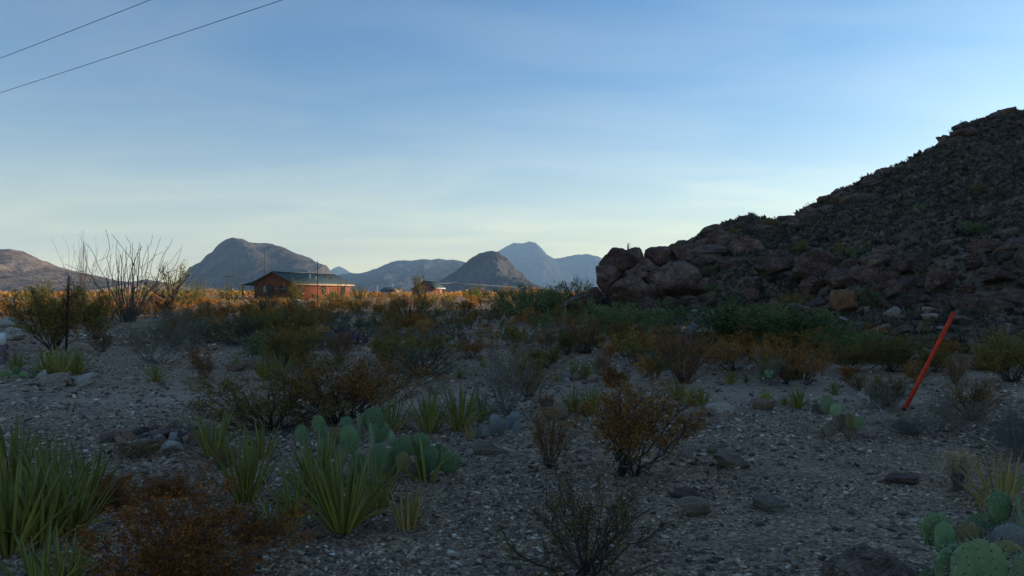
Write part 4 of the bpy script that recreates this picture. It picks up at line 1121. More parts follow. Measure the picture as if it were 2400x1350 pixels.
# ------------------------------------------------------------------ scrub and tufts on the hill
def hill_scrub():
    rg = np.random.default_rng(15)
    M_ = MB()
    th = rg.uniform(5.5, 38, 27000); toe = np.interp(th, HT[:, 0], HT[:, 1]); rid = np.interp(th, HT[:, 0], HT[:, 5])
    d = toe + 1.5 + (rid + 2 - toe) * rg.random(len(th)) ** 0.75
    x = d * np.sin(np.radians(th)); y = d * np.cos(np.radians(th))
    keep = rg.random(len(x)) < np.clip(0.85 + 1.2 * fbm(x / 9, y / 9, 0, 61, 3), 0.15, 1)
    x, y, d = x[keep], y[keep], d[keep]
    tc_ = rg.uniform(9, 38, 380); dc = np.interp(tc_, HT[:, 0], HT[:, 5]) + rg.normal(0, 1.2, 380)
    nc = len(x); x = np.concatenate([x, dc * np.sin(np.radians(tc_))]); y = np.concatenate([y, dc * np.cos(np.radians(tc_))]); d = np.concatenate([d, dc])
    z = H(x, y); n = len(x)
    s = rg.uniform(0.07, 0.22, n) * (0.7 + d / 110) * np.where((rg.random(n) < 0.07) | (np.arange(n) >= nc), 1.9, 1.0)
    m = 8
    a = rg.normal(size=(n, m, 3)); a[..., 2] = np.abs(a[..., 2]) + 0.5; a /= np.linalg.norm(a, axis=-1)[..., None]
    C = np.stack([x, y, z], -1)[:, None, :] + a * (s[:, None, None] * 0.6)
    tone = np.clip(0.45 + 0.25 * rg.normal(size=(n, 1)) + 0.12 * rg.normal(size=(n, m)), 0, 1)
    sz = np.repeat(s, m)
    A_ = a.reshape(-1, 3); C = C.reshape(-1, 3)
    b = np.cross(A_, rg.normal(size=A_.shape)); b /= np.linalg.norm(b, axis=1)[:, None] + 1e-9
    L_ = (sz * rg.uniform(.7, 1.3, len(sz)))[:, None]
    V = np.stack([C - A_ * L_ * .5, C + b * L_ * .28, C + A_ * L_ * .5, C - b * L_ * .28], 1).reshape(-1, 3)
    M_.add(V, np.arange(len(V)).reshape(-1, 4), None, np.repeat(tone.ravel(), 4))
    ob('scrub', M_.mesh('scrub', 'leaf_hill'), kind='stuff', label='grey green grass tufts and scrub covering the shaded hillside', cat='scrub')
hill_scrub()
for k in range(60):
    th = rnd.uniform(7, 37); toe = float(np.interp(th, HT[:, 0], HT[:, 1])); rid = float(np.interp(th, HT[:, 0], HT[:, 5]))
    crest = k % 3 == 0
    d = rid + rnd.uniform(-1.5, 1.5) if crest else toe + (rid - toe) * rnd.random() ** 1.2
    p = bpolar(th, d); h = rnd.uniform(0.45, 0.95)
    lab, gr = ('on the hill crest', 'bushes along the crest') if crest else ('on the shaded hillside', 'bushes on the hillside')
    w = h * rnd.uniform(.8, 1.3); kd = rnd.choice(['green', 'olive', 'grey', 'green'])
    o = rnd.choice(PF[kd]).place('bush', '%s %s bush %s' % ('low' if h < .7 else 'tall', NAMED[kd], lab), 'bush', (p.x, p.y, p.z - 0.04), rnd.uniform(0, 6.28), (w, w, h), gr)
    o['auto'] = 1

# ------------------------------------------------------------------ lechuguilla and other agaves
def blade(bend, wid, twist=0.0, seg=7, wave=0.0):
    """one leaf along +z bending to +x, unit length; returns V, q, tone"""
    V = []; tone = []
    prof = np.interp(np.linspace(0, 1, seg + 1), [0, .12, .35, .6, .8, .93, 1], [.80, .85, 1.0, .88, .58, .26, .03]) * wid
    th = 0.0; p = np.zeros(3)
    for i in range(seg + 1):
        t = i / seg
        a = bend * t + wave * math.sin(t * 5)
        if i: p = p + np.array([math.sin(a), 0, math.cos(a)]) / seg
        nx = np.array([math.cos(a), 0, -math.sin(a)]); side = np.array([0, 1.0, 0])
        c, s = math.cos(twist * t), math.sin(twist * t)
        sd = side * c + nx * s; nn = nx * c - side * s
        w = prof[i]
        V += [p + sd * w / 2 - nn * w * .16, p + nn * w * .10, p - sd * w / 2 - nn * w * .16, p + nn * w * .36]
        tone += [t] * 4
    q = []
    for i in range(seg):
        for k in range(4):
            q.append([i * 4 + k, i * 4 + (k + 1) % 4, i * 4 + 4 + (k + 1) % 4, i * 4 + 4 + k])
    return np.array(V), np.array(q), np.array(tone)

BL = []
for i in range(8):
    V, q, t = blade([0.15, 0.3, 0.45, -0.18, 0.6, 0.05, 0.28, 1.6][i], [.075, .068, .08, .07, .062, .085, .07, .066][i], [0, .3, -.3, .2, 0, -.2, .5, .4][i], 7, [0, .06, 0, .1, .05, .04, .08, .15][i])
    BL.append((V, q, t))
BLM = {m: [mk('leaf', V, [q], m, None, t, True) for (V, q, t) in BL] for m in ('agave_leaf', 'agave_blue', 'agave_yellow', 'agave_dry')}

def leaf_mats(rg, n, spread, ln, dead):
    """transforms of the leaves of a rosette"""
    for i in range(n):
        f = (i + .5) / n
        az = i * 2.39996 + rg.normal() * 0.25
        tilt = R(4 + spread * f ** 1.2) + rg.normal() * 0.06
        L = ln * (0.72 + 0.38 * math.sin(math.pi * min(1, 0.25 + 0.75 * f))) * rg.uniform(.85, 1.12)
        r0 = 0.02 + 0.05 * f
        isdead = rg.random() < dead * (f > 0.75)
        if isdead: tilt = R(rg.uniform(50, 84)); L *= 0.8
        M = Matrix.Translation((math.cos(az) * r0, math.sin(az) * r0, -0.01)) @ Matrix.Rotation(az, 4, 'Z') @ Matrix.Rotation(tilt, 4, 'Y') @ Matrix.Scale(L, 4)
        yield M, isdead

def rosette_near(u, v, h, label, n=34, spread=46, dead=0.5, mat='agave_leaf', name='lechuguilla', group=None, wmul=1.0, cat='agave'):
    """leaves as parts of their own"""
    p = GP(u, v); s = p.y / F
    rg = np.random.default_rng(int(u * 7 + v))
    r = ob(name, None, None, (p.x, p.y, p.z - 0.01), None, label, cat, group)
    for M, dd in leaf_mats(rg, n, spread, h * s * 0.98, dead):
        o = ob('leaf', BLM['agave_dry' if dd else mat][rg.integers(8)], r)
        o.matrix_local = M @ Matrix.Diagonal((wmul, wmul, 1, 1))
    return r

def rosette_mesh(seed, n, spread, dead, mat, wmul=1.0):
    rg = np.random.default_rng(seed); b = MB()
    for M, dd in leaf_mats(rg, n, spread, 1.0, dead):
        V, q, t = BL[rg.integers(8)]
        A = np.array(M @ Matrix.Diagonal((wmul, wmul, 1, 1)))
        b.add(V @ A[:3, :3].T + A[:3, 3], q, None, t, 1 if dd else 0)
    return b.mesh('leaves', [mat, 'agave_dry'], True)
RM = {'green': [rosette_mesh(i, 38, 48, .5, 'agave_leaf', 0.8) for i in range(3)], 'blue': [rosette_mesh(10 + i, 46, 60, .4, 'agave_blue', 0.55) for i in range(2)],
      'fine': [rosette_mesh(20 + i, 80, 75, .5, 'agave_leaf', 0.35) for i in range(2)], 'yellow': [rosette_mesh(30 + i, 40, 70, .5, 'agave_yellow', 0.6) for i in range(2)],
      'bluefine': [rosette_mesh(40 + i, 80, 78, .4, 'agave_blue', 0.35) for i in range(2)]}
def rosette(kind, u, v, h, label, group=None, name='lechuguilla', on=None, wx=1.0, cat='agave'):
    p = GP(u, v) if on is None else on
    L = h * p.y / F
    o = ob(name, rnd.choice(RM[kind]), None, (p.x, p.y, p.z - 0.01), None, label, cat, group)
    o.scale = (L * wx, L * wx, L); o.rotation_euler = (0, 0, rnd.uniform(0, 6.28))
    return o

# the bank of big rosettes in the lower left corner
for (u, v, h, n, lab) in [
    (28, 1165, 185, 30, 'lechuguilla of the left bank, farthest back at the left edge'),
    (118, 1180, 160, 28, 'lechuguilla of the left bank, back row, second from the left edge'),
    (200, 1185, 150, 26, 'lechuguilla of the left bank, back row, rightmost'),
    (20, 1300, 220, 32, 'lechuguilla of the left bank, front row at the left edge'),
    (95, 1278, 190, 34, 'lechuguilla of the left bank, fullest one in the front row'),
    (168, 1250, 165, 28, 'lechuguilla of the left bank, front row, leaning right'),
    (150, 1392, 150, 24, 'yellowish lechuguilla cut by the bottom edge near the left corner'),
    (100, 1420, 180, 16, 'sparse lechuguilla leaves at the bottom left edge')]:
    rosette_near(u, v, h, lab, int(n * 1.5), 36, 0.9, 'agave_leaf', wmul=0.72)
rosette_near(805, 1245, 188, 'largest lechuguilla rosette in front of the prickly pear', 64, 46, 1.0, 'agave_leaf', wmul=0.66)
rosette_near(745, 1175, 170, 'lechuguilla behind and left of the largest rosette', 50, 46, 0.9, 'agave_leaf', wmul=0.66)
rosette_near(880, 1190, 130, 'lechuguilla between the largest rosette and the prickly pear', 36, 34, 0.6, 'agave_leaf', wmul=0.66)
rosette_near(957, 1238, 110, 'young lechuguilla with twisted leaves standing alone right of the largest rosette', 14, 16, 0.3, 'agave_yellow', wmul=1.2)
rosette_near(1000, 1130, 130, 'slim arching lechuguilla shoots in front of the prickly pear pads', 10, 26, 0.2, 'agave_leaf', wmul=0.7)
rosette_near(655, 1258, 120, 'young lechuguilla beside the pale dead stalk', 14, 14, 0.3, 'agave_leaf', wmul=1.0)
rosette_near(692, 1212, 130, 'young lechuguilla left of the largest rosette', 14, 18, 0.3, 'agave_leaf', wmul=1.0)
rosette_near(575, 1175, 165, 'tall lechuguilla with yellow leaf bases left of the centre clump', 40, 24, 0.9, 'agave_leaf', wmul=0.68)
rosette_near(502, 1070, 112, 'lechuguilla right of the stone row', 48, 36, 0.8, 'agave_leaf', wmul=0.62)
rosette_near(615, 1070, 90, 'lechuguilla half hidden behind the tall yellow based one', 22, 30, 0.3, 'agave_leaf', wmul=0.8)
rosette_near(915, 1012, 95, 'lechuguilla behind the tallest prickly pear pad', 42, 42, 0.6, 'agave_leaf', wmul=0.55)
rosette_near(1005, 1015, 105, 'lechuguilla, middle one of the row behind the prickly pear', 48, 44, 0.7, 'agave_leaf', wmul=0.55)
rosette_near(1078, 1008, 115, 'lechuguilla, right one of the row behind the prickly pear', 46, 38, 0.6, 'agave_leaf', wmul=0.55)
rosette_near(1105, 1028, 50, 'tiny bright lechuguilla left of the blue grey prickly pear', 12, 26, 0.2, 'agave_yellow', wmul=0.9)
rosette_near(1130, 985, 76, 'dark lechuguilla at the right end of the row behind the prickly pear', 30, 60, 0.3, 'agave_blue', wmul=0.6)
rosette_near(2345, 1195, 150, 'straw coloured dying lechuguilla near the right edge', 44, 62, 0.9, 'agave_yellow', wmul=0.65)
rosette_near(2290, 1186, 60, 'small dry lechuguilla left of the straw coloured one', 14, 60, 0.9, 'agave_yellow', wmul=0.6)
rosette_near(2350, 1250, 60, 'young green lechuguilla behind the right prickly pear', 12, 30, 0.6, 'agave_leaf', wmul=0.7)
for (u, v, h, lab) in [(110, 878, 68, 'lechuguilla below the iron fence post, left of three'), (145, 880, 72, 'lechuguilla below the iron fence post, middle of three'), (180, 878, 60, 'lechuguilla below the iron fence post, right of three'),
                       (38, 868, 45, 'lechuguilla behind the left prickly pear'),
                       (620, 890, 58, 'dense dark green lechuguilla, left half of the clump on the middle gravel'), (655, 888, 64, 'dense dark green lechuguilla, right half of the clump on the middle gravel'),
                       (1590, 940, 52, 'lechuguilla behind the right side of the orange creosote, left of three'), (1615, 948, 48, 'lechuguilla behind the right side of the orange creosote, middle of three'), (1645, 950, 46, 'lechuguilla behind the right side of the orange creosote, right of three'),
                       (1713, 900, 36, 'bright lechuguilla standing alone on the gravel below the low bank'), (1750, 897, 22, 'small bright lechuguilla right of the brighter one'),
                       (1795, 944, 36, 'small lechuguilla growing by the dark brown rock'), (1870, 958, 52, 'lechuguilla left of the pale prickly pear'), (1955, 925, 34, 'dark lechuguilla behind the pale prickly pear'),
                       (1838, 950, 26, 'tiny lechuguilla left of the pale prickly pear clump')]:
    rosette('green', u, v, h, lab)
rosette('fine', 365, 894, 48, 'small round lechuguilla alone on the left gravel', None, 'lechuguilla')
for (u, v, h, lab) in [(1345, 968, 70, 'olive grass tussock left of the orange creosote, left one'), (1385, 972, 74, 'olive grass tussock left of the orange creosote, right one'),
                       (1345, 888, 52, 'grass tussock with pale dead blades above the round stones'), (1375, 888, 46, 'brownish grass tussock right of the pale bladed one')]:
    rosette('fine', u, v, h, lab, None, 'grass_tussock', None, 1.0, 'grass')
rosette('yellow', 1820, 745, 42, 'pale leaved sotol on the slope above the mesquite', None, 'sotol', PP(1820, 740, 26.0))
for (u, v, h) in [(1985, 742, 26), (1930, 735, 30), (2110, 740, 24), (1560, 745, 34), (1900, 668, 30)]:
    y = 27.0; x = (u - 1200) / F * y
    rosette('blue', u, v, h, 'blue green sotol among slope rocks', 'sotols among the slope rocks', 'sotol', Vector((x, y, h1(x, y))))['auto'] = 1
for k in range(26):
    u = rnd.uniform(380, 2380); v = rnd.uniform(790, 900)
    rosette('fine', u, v, rnd.uniform(14, 26), 'small dry grass tuft on gravel', 'small grass tufts', 'grass_tuft', None, 1.0, 'grass')['auto'] = 1

# dry feathery grass tuft near the right edge
def dry_tuft():
    rg = np.random.default_rng(3); S = MB(); L = MB(); C = []
    for i in range(150):
        az = rg.uniform(0, 6.28); th = abs(rg.normal()) * 0.28
        pts = np.array([[0.06 * rg.normal(), 0.06 * rg.normal(), 0]] * 4) + np.array([[math.sin(th) * math.cos(az) * t, math.sin(th) * math.sin(az) * t, math.cos(th) * t] for t in (0, .35, .7, 1.0)]) * rg.uniform(.6, 1)
        pts[2:] += 0.04 * rg.normal(size=(2, 3))
        S.tube(pts, [.006, .005, .004, .002], 3, cap=False)
        C.append(pts[3] + 0.095 * rg.normal(size=(30, 3)) - [0, 0, .08])
    L.leaves(np.concatenate(C), 0.06, 0, None, rg, 0.16)
    return Proto([('stems', S.mesh('stems', 'stem_grey')), ('seed_heads', L.mesh('seed_heads', 'leaf_straw'))])
p = GP(2245, 1150); s = p.y / F
dry_tuft().place('grass_tuft', 'feathery dry tan grass tuft left of the straw coloured lechuguilla', 'grass', p, 0.4, (105 * s, 105 * s, 96 * s))
# ------------------------------------------------------------------ prickly pears
def m_pad(name, a, b, c):
    m, n, l, out = newmat(name)
    tc = n.nodes.new('ShaderNodeTexCoord'); oi = n.nodes.new('ShaderNodeObjectInfo')
    n1 = noise(n, l, tc.outputs['Object'], 3.0, 5, 0.6); n2 = noise(n, l, tc.outputs['Object'], 22.0, 3, 0.6)
    r = ramp(n, [(0.3, a), (0.55, b), (0.75, c)]); l(n1, r.inputs[0])
    k = n.nodes.new('ShaderNodeMapRange'); l(oi.outputs['Random'], k.inputs[0]); k.inputs[3].default_value = .7; k.inputs[4].default_value = 1.25
    vm = n.nodes.new('ShaderNodeVectorMath'); vm.operation = 'SCALE'; l(r.outputs[0], vm.inputs[0]); l(k.outputs[0], vm.inputs['Scale'])
    nr = bump(n, l, n2, 0.3, 0.004)
    princ(n, l, out, vm.outputs[0], 0.62, nr, 0.3)
m_pad('pad_green', (0.098, 0.180, 0.073), (0.136, 0.228, 0.090), (0.208, 0.274, 0.094))
m_pad('pad_pale', (0.138, 0.217, 0.089), (0.201, 0.277, 0.121), (0.266, 0.317, 0.135))
m_pad('pad_blue', (0.164, 0.180, 0.172), (0.214, 0.223, 0.208), (0.269, 0.237, 0.224))
m_pad('pad_purple', (0.094, 0.056, 0.076), (0.138, 0.085, 0.108), (0.176, 0.125, 0.125))
m_pad('pad_sick', (0.132, 0.121, 0.042), (0.236, 0.185, 0.063), (0.311, 0.218, 0.085))
m_plain('pad_dead', (0.189, 0.144, 0.104), 0.95, 0.4, 5, bmp=0.6)
m_plain('spine', (0.42, 0.38, 0.28), 0.7, 0.2, 5)
m_plain('areole', (0.050, 0.040, 0.028), 0.95, 0.2, 5)

def pad_geo(seed, sub=3, spines=True):
    rg = np.random.default_rng(seed)
    V, T = ICO[sub]; V = V.copy()
    z = (V[:, 2] + 1) / 2
    wz = 0.80 + 0.34 * z - 0.20 * z ** 4
    X = V[:, 0] * 0.46 * wz * (1 + 0.06 * vnoise(V[:, 0] * 2 + seed, V[:, 2] * 2, 0.0, seed)); Y = V[:, 1] * 0.085 * (1.1 - 0.25 * z)
    Y = np.sign(Y) * np.abs(V[:, 1]) ** 0.75 * 0.085 * (1.1 - 0.25 * z) + 0.05 * (X * 2) ** 2 * rg.choice([-1, 1])
    P_ = np.stack([X, Y, z], -1)
    b = MB(); dots = MB()
    if spines:
        row = 0
        for zz in np.linspace(0.14, 0.97, 7):
            hw = 0.46 * (0.80 + 0.34 * zz - 0.2 * zz ** 4) * math.sqrt(max(0.02, 1 - (2 * zz - 1) ** 2))
            nn = max(1, int(round(hw / 0.085)))
            for xx in np.linspace(-hw * .92, hw * .92, nn) + (0.03 if row % 2 else -0.02):
                for sd in (-1, 1):
                    d2 = (P_[:, 0] - xx) ** 2 + (P_[:, 2] - zz) ** 2 + np.where(np.sign(V[:, 1]) == sd, 0, 1)
                    c = P_[np.argmin(d2)].copy(); c[0] = xx; c[2] = zz
                    dots.add(ICO[1][0] * [.018, .011, .021] + c, None, ICO[1][1])
                    for _ in range(3):
                        d = np.array([0.5 * rg.normal(), sd * 1.0, -0.25 + 0.5 * rg.normal()]); d /= np.linalg.norm(d)
                        b.tube([c, c + d * rg.uniform(.08, .19)], [.0062, .0016], 3, cap=False)
            row += 1
        for k in range(26):
            a = R(-50 + 280 * k / 25); c = np.array([0.47 * math.cos(a) * (0.80 + .34 * (.5 + .5 * math.sin(a)) - .2 * (.5 + .5 * math.sin(a)) ** 4), 0, .5 + .5 * math.sin(a)])
            for _ in range(2):
                d = np.array([math.cos(a), .5 * rg.normal(), math.sin(a)]) + 0.35 * rg.normal(size=3); d /= np.linalg.norm(d)
                b.tube([c, c + d * rg.uniform(.06, .15)], [.0062, .0016], 3, cap=False)
    return P_, T, b, dots
PADS = []
for i in range(4):
    P_, T, b, dots = pad_geo(60 + i)
    PADS.append((P_, T, b.mesh('spines', 'spine'), dots.mesh('areoles', 'areole')))
PADM = {}
def pad_mesh(i, mat):
    if (i, mat) not in PADM: PADM[(i, mat)] = mk('pad', PADS[i][0], [PADS[i][1]], mat, None, None, True)
    return PADM[(i, mat)]

def pear(name, label, pads, y, base, mat, spines=True, group=None, grow=1.0):
    """pads: (u, v of the centre, width, height px, yaw deg, lean deg, depth offset, material or None)"""
    p0 = GP(*base)
    r = ob(name, None, None, p0, None, label, 'cactus', group)
    for k, (u, v, w, h, yaw, lean, dy, mm) in enumerate(pads):
        c = PP(u, v, y + dy); s = (y + dy) / F
        i = k % 4
        o = ob('pad', pad_mesh(i, mm or mat), r)
        sx = w * s / 0.96 * grow; sz = h * s * grow
        M = Matrix.Translation(c) @ Matrix.Rotation(R(yaw), 4, 'Z') @ Matrix.Rotation(R(lean), 4, 'Y') @ Matrix.Rotation(R(rnd.uniform(-12, 12)), 4, 'X') @ Matrix.Diagonal((sx, (sx + sz) / 2, sz, 1)) @ Matrix.Translation((0, 0, -0.5))
        o.matrix_local = Matrix.Translation(-p0) @ M
        if spines:
            ob('spines', PADS[i][2], o, kind='stuff'); ob('areoles', PADS[i][3], o, kind='stuff')
    return r

pear('prickly_pear', 'large green prickly pear in the bottom right corner', [
    (2190, 1240, 66, 68, 8, -14, 0.02, None), (2212, 1262, 44, 64, 0, 4, -0.05, None), (2264, 1262, 70, 62, 5, -4, 0.03, 'pad_sick'),
    (2362, 1262, 68, 60, -6, 6, -0.02, 'pad_blue'), (2328, 1222, 44, 38, 10, 0, 0.12, 'pad_sick'), (2386, 1196, 30, 56, 62, 4, 0.06, 'pad_pale'),
    (2392, 1240, 34, 50, 40, 0, 0.04, 'pad_pale'), (2232, 1330, 84, 96, 4, -6, -0.12, None), (2290, 1330, 112, 112, -4, 4, -0.20, 'pad_pale'),
    (2356, 1318, 74, 84, -12, 10, -0.10, 'pad_sick'), (2318, 1272, 56, 56, 12, -4, 0.08, 'pad_dead'), (2410, 1300, 60, 70, 10, 8, 0.0, None),
    (2180, 1390, 80, 90, 10, -14, -0.05, None), (2340, 1190, 60, 64, 12, 4, 0.10, None), (2395, 1345, 90, 90, 4, 6, -0.14, 'pad_pale'), (2300, 1240, 60, 60, -20, -6, 0.12, None), (2350, 1400, 100, 100, 0, 6, -0.15, None), (2420, 1370, 80, 90, 0, 0, -0.1, 'pad_sick')], 3.72, (2290, 1385), 'pad_green', grow=1.28)
pear('prickly_pear', 'green prickly pear clump behind the largest lechuguilla in the centre left', [
    (748, 1000, 28, 46, 30, -12, 0.05, None), (812, 992, 28, 26, 10, 5, 0.2, None), (876, 985, 46, 50, -8, 4, 0.12, None), (845, 1002, 16, 56, 70, -4, 0.1, 'pad_pale'),
    (820, 1030, 44, 56, -14, -8, 0.0, None), (790, 1022, 36, 34, 0, -20, 0.12, 'pad_sick'), (872, 1024, 16, 52, 75, 2, 0.0, 'pad_pale'), (890, 1012, 40, 44, 20, 12, 0.12, None),
    (888, 1078, 42, 60, 10, 8, -0.08, 'pad_green'), (945, 1050, 46, 46, -10, -4, -0.02, None), (984, 1042, 42, 46, 15, 8, 0.0, None), (918, 1028, 20, 30, 60, 10, 0.02, 'pad_pale'),
    (945, 1084, 34, 44, 0, -6, -0.06, 'pad_sick'), (1006, 1076, 44, 52, -8, 10, -0.04, None), (1052, 1084, 52, 46, 6, 8, -0.02, None), (1030, 1062, 34, 36, -20, 0, 0.1, None),
    (965, 1105, 40, 40, 0, -20, -0.05, 'pad_dead'), (990, 1110, 44, 30, 10, 60, -0.02, None), (840, 1090, 40, 50, 12, -10, 0.04, 'pad_green'), (905, 1112, 44, 40, 0, 40, 0.0, 'pad_dead'),
    (770, 1050, 36, 46, 14, -14, 0.1, None), (925, 1080, 40, 44, 30, 0, 0.08, None), (708, 1020, 30, 40, 0, -16, 0.15, None)], 5.98, (920, 1118), 'pad_green', grow=1.22)
pear('prickly_pear', 'small blue grey prickly pear below the dark twiggy creosote', [
    (1120, 1014, 22, 24, 10, -8, 0, None), (1138, 1012, 18, 26, 20, 0, -.03, None), (1155, 1008, 20, 28, -10, 6, -.02, None), (1172, 1000, 30, 38, 5, -4, .05, None),
    (1196, 992, 30, 34, 30, 6, .05, None), (1212, 1002, 24, 34, -20, 10, 0, None), (1206, 978, 28, 28, 0, 4, .1, None), (1160, 984, 26, 28, 0, -8, .12, None)], 7.62, (1170, 1022), 'pad_blue')
pear('prickly_pear', 'pale prickly pear with two upright pads and a brown woody base', [
    (1938, 948, 36, 46, 6, -6, 0, 'pad_pale'), (1958, 960, 32, 32, -10, 8, -.03, 'pad_pale'), (1990, 988, 28, 44, 20, -14, -.02, 'pad_sick'), (2012, 992, 26, 36, -8, 12, 0, 'pad_pale'),
    (1968, 990, 40, 44, 0, 0, .05, 'pad_dead'), (1946, 1006, 44, 34, 15, -30, 0, 'pad_dead'), (1992, 1014, 50, 30, 0, 40, .02, 'pad_dead'), (1930, 1014, 34, 24, 0, -50, 0, 'pad_dead')], 7.60, (1968, 1022), 'pad_pale')
pear('prickly_pear', 'low green prickly pear at the left edge before the fence post lechuguillas', [
    (38, 868, 22, 22, 0, 0, .1, None), (12, 878, 24, 22, 10, -8, 0, None), (58, 880, 26, 22, -8, 10, -.05, None), (82, 862, 13, 18, 10, 4, 0, 'pad_pale'), (36, 886, 24, 18, 0, 20, -.1, None), (82, 878, 14, 18, 0, -8, .05, None), (66, 892, 20, 12, 0, 50, -.1, 'pad_sick')], 12.3, (40, 893), 'pad_green', False)
pear('prickly_pear', 'dark purple prickly pear cut by the left edge under the white tag', [
    (2, 850, 20, 22, 0, 0, 0, None), (14, 836, 16, 20, 10, 8, .1, None), (8, 818, 18, 20, 0, -6, .1, None), (-8, 838, 20, 24, 0, -6, .1, None), (16, 812, 12, 14, 0, 12, .1, None)], 14.8, (4, 858), 'pad_purple', False)
def heap(u0, u1, v0, v1, n, size, slope=0.0):
    out = []
    for k in range(n):
        u = rnd.uniform(u0, u1); f = (u - u0) / (u1 - u0)
        top = v0 + slope * f
        v = rnd.uniform(top, v1)
        w = rnd.uniform(.7, 1.1) * size
        out.append((u, v, w * .72, w, rnd.uniform(-60, 60), rnd.uniform(-18, 18), rnd.uniform(-.4, .4), None))
    return out
pear('prickly_pear', 'large purple prickly pear mound in the middle brush', heap(792, 865, 766, 802, 60, 15, 20), 20.0, (825, 812), 'pad_purple', False)
pear('prickly_pear', 'dark purple prickly pear half hidden in brush right of the house front', heap(700, 722, 748, 757, 10, 9), 30.0, (711, 766), 'pad_purple', False)
pear('prickly_pear', 'pale green prickly pear beside the blue green bush below the boulders', heap(1480, 1518, 772, 786, 14, 13), 22.0, (1500, 792), 'pad_pale', False)
pear('prickly_pear', 'pale green prickly pear in the brush below the boulder pile foot', heap(1540, 1570, 752, 772, 14, 12), 24.0, (1556, 780), 'pad_pale', False)
pear('prickly_pear', 'grey green prickly pear at the foot of the dark twiggy bush on the low bank', heap(1780, 1815, 872, 892, 12, 18), 11.9, (1798, 899), 'pad_green', False)
# ------------------------------------------------------------------ ocotillos
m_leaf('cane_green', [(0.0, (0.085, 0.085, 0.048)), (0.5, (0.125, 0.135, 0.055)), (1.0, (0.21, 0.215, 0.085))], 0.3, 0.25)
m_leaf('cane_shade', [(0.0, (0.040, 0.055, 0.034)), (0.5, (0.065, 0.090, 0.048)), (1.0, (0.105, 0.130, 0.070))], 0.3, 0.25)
def ocotillo(seed, n, tilt, rad, leafy, bark, leafmat=None, wob=0.05, leaf=0.02):
    rg = np.random.default_rng(seed); parts = []
    L = MB(); C = []
    for i in range(n):
        az = rg.uniform(0, 6.28); th = R(tilt[0] + (tilt[1] - tilt[0]) * rg.random() ** .7); ln = rg.uniform(.7, 1.06)
        m = 11; pts = [np.array([.03 * rg.normal(), .03 * rg.normal(), -.01])]; thj = th * 1.15
        for j in range(1, m):
            thj = thj * 0.96 + rg.normal() * wob * 2.0; az += rg.normal() * wob * 1.6
            pts.append(pts[-1] + ln / (m - 1) * np.array([math.sin(thj) * math.cos(az), math.sin(thj) * math.sin(az), math.cos(thj)]))
        pts = np.array(pts); b = MB()
        b.tube(pts, np.linspace(rad * 1.5, rad * .55, m), 4)
        if rg.random() < .45:
            j = rg.integers(4, 8); q = [pts[j]]
            d = pts[j + 1] - pts[j]; d /= np.linalg.norm(d); d = d + .5 * rg.normal(size=3)
            for _ in range(4):
                q.append(q[-1] + d / np.linalg.norm(d) * ln * .07); d = d + .35 * rg.normal(size=3) + [0, 0, .3]
            b.tube(q, np.linspace(rad * .8, rad * .4, 5), 3)
        parts.append(('cane', b.mesh('cane', bark)))
        if leafy:
            f = rg.uniform(1.5, m - 1.001, leafy); j = f.astype(int)
            C.append(pts[j] + (pts[j + 1] - pts[j]) * (f - j)[:, None] + leaf * .6 * rg.normal(size=(leafy, 3)))
    if leafy:
        L.leaves(np.concatenate(C), leaf, 0, None, rg, .5); parts.append(('foliage', L.mesh('foliage', leafmat)))
    return Proto(parts)
OC_BARE = ocotillo(1, 48, (4, 46), .0031, 0, 'cane_bark', None, .10)
OC_BARE2 = ocotillo(2, 34, (3, 30), .0028, 0, 'cane_bark', None, .10)
OC_LEAF = [ocotillo(5 + i, 40, (4, 42), .0042, 60, 'cane_green', 'leaf_bright', .03, .028) for i in range(2)]
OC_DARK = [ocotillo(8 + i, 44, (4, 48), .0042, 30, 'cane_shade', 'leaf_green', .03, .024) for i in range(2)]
def oc(pr, u, v, w, h, lab, y=None, group=None):
    p = GP(u, v)
    if y is not None:
        x = (u - 1200) / F * y; p = Vector((x, y, h1(x, y)))
    s = p.y / F
    pr.place('ocotillo', lab, 'ocotillo', p, rnd.uniform(0, 6.28), (w * s / 1.05, w * s / 1.05, h * s), group)
oc(OC_BARE, 298, 752, 240, 222, 'big leafless ocotillo with crooked canes against the sky', 36.0)
oc(OC_BARE2, 190, 715, 130, 195, 'thinner leafless ocotillo behind the big one', 52.0)
oc(OC_DARK[0], 622, 742, 110, 98, 'ocotillo standing in front of the red house porch', 44.0)
oc(OC_LEAF[0], 690, 716, 70, 66, 'leafy ocotillo in front of the house wall near the gable', 72.0)
oc(OC_LEAF[1], 790, 718, 100, 58, 'bright green leafy ocotillo in front of the far house corner', 70.0)
oc(OC_LEAF[0], 842, 712, 60, 46, 'leafy ocotillo right of the house', 80.0)
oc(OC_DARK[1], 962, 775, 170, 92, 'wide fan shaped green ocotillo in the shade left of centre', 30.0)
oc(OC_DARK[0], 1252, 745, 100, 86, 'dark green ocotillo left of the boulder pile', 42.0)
oc(OC_LEAF[1], 440, 712, 110, 72, 'pale green leafy ocotillo left of the house', 62.0)
oc(OC_LEAF[0], 540, 712, 90, 52, 'pale green ocotillo between the mesquite tree and the house', 70.0)
oc(OC_LEAF[1], 1120, 706, 60, 40, 'leafy ocotillo before the cone mountain', 90.0)
oc(OC_LEAF[0], 1185, 702, 50, 34, 'leafy ocotillo right of the one before the cone mountain', 95.0)
oc(OC_LEAF[0], 60, 712, 90, 50, 'pale green ocotillo at the far left strip', 66.0)
oc(OC_LEAF[1], 100, 706, 60, 62, 'thin pale ocotillo behind the far left strip', 75.0)

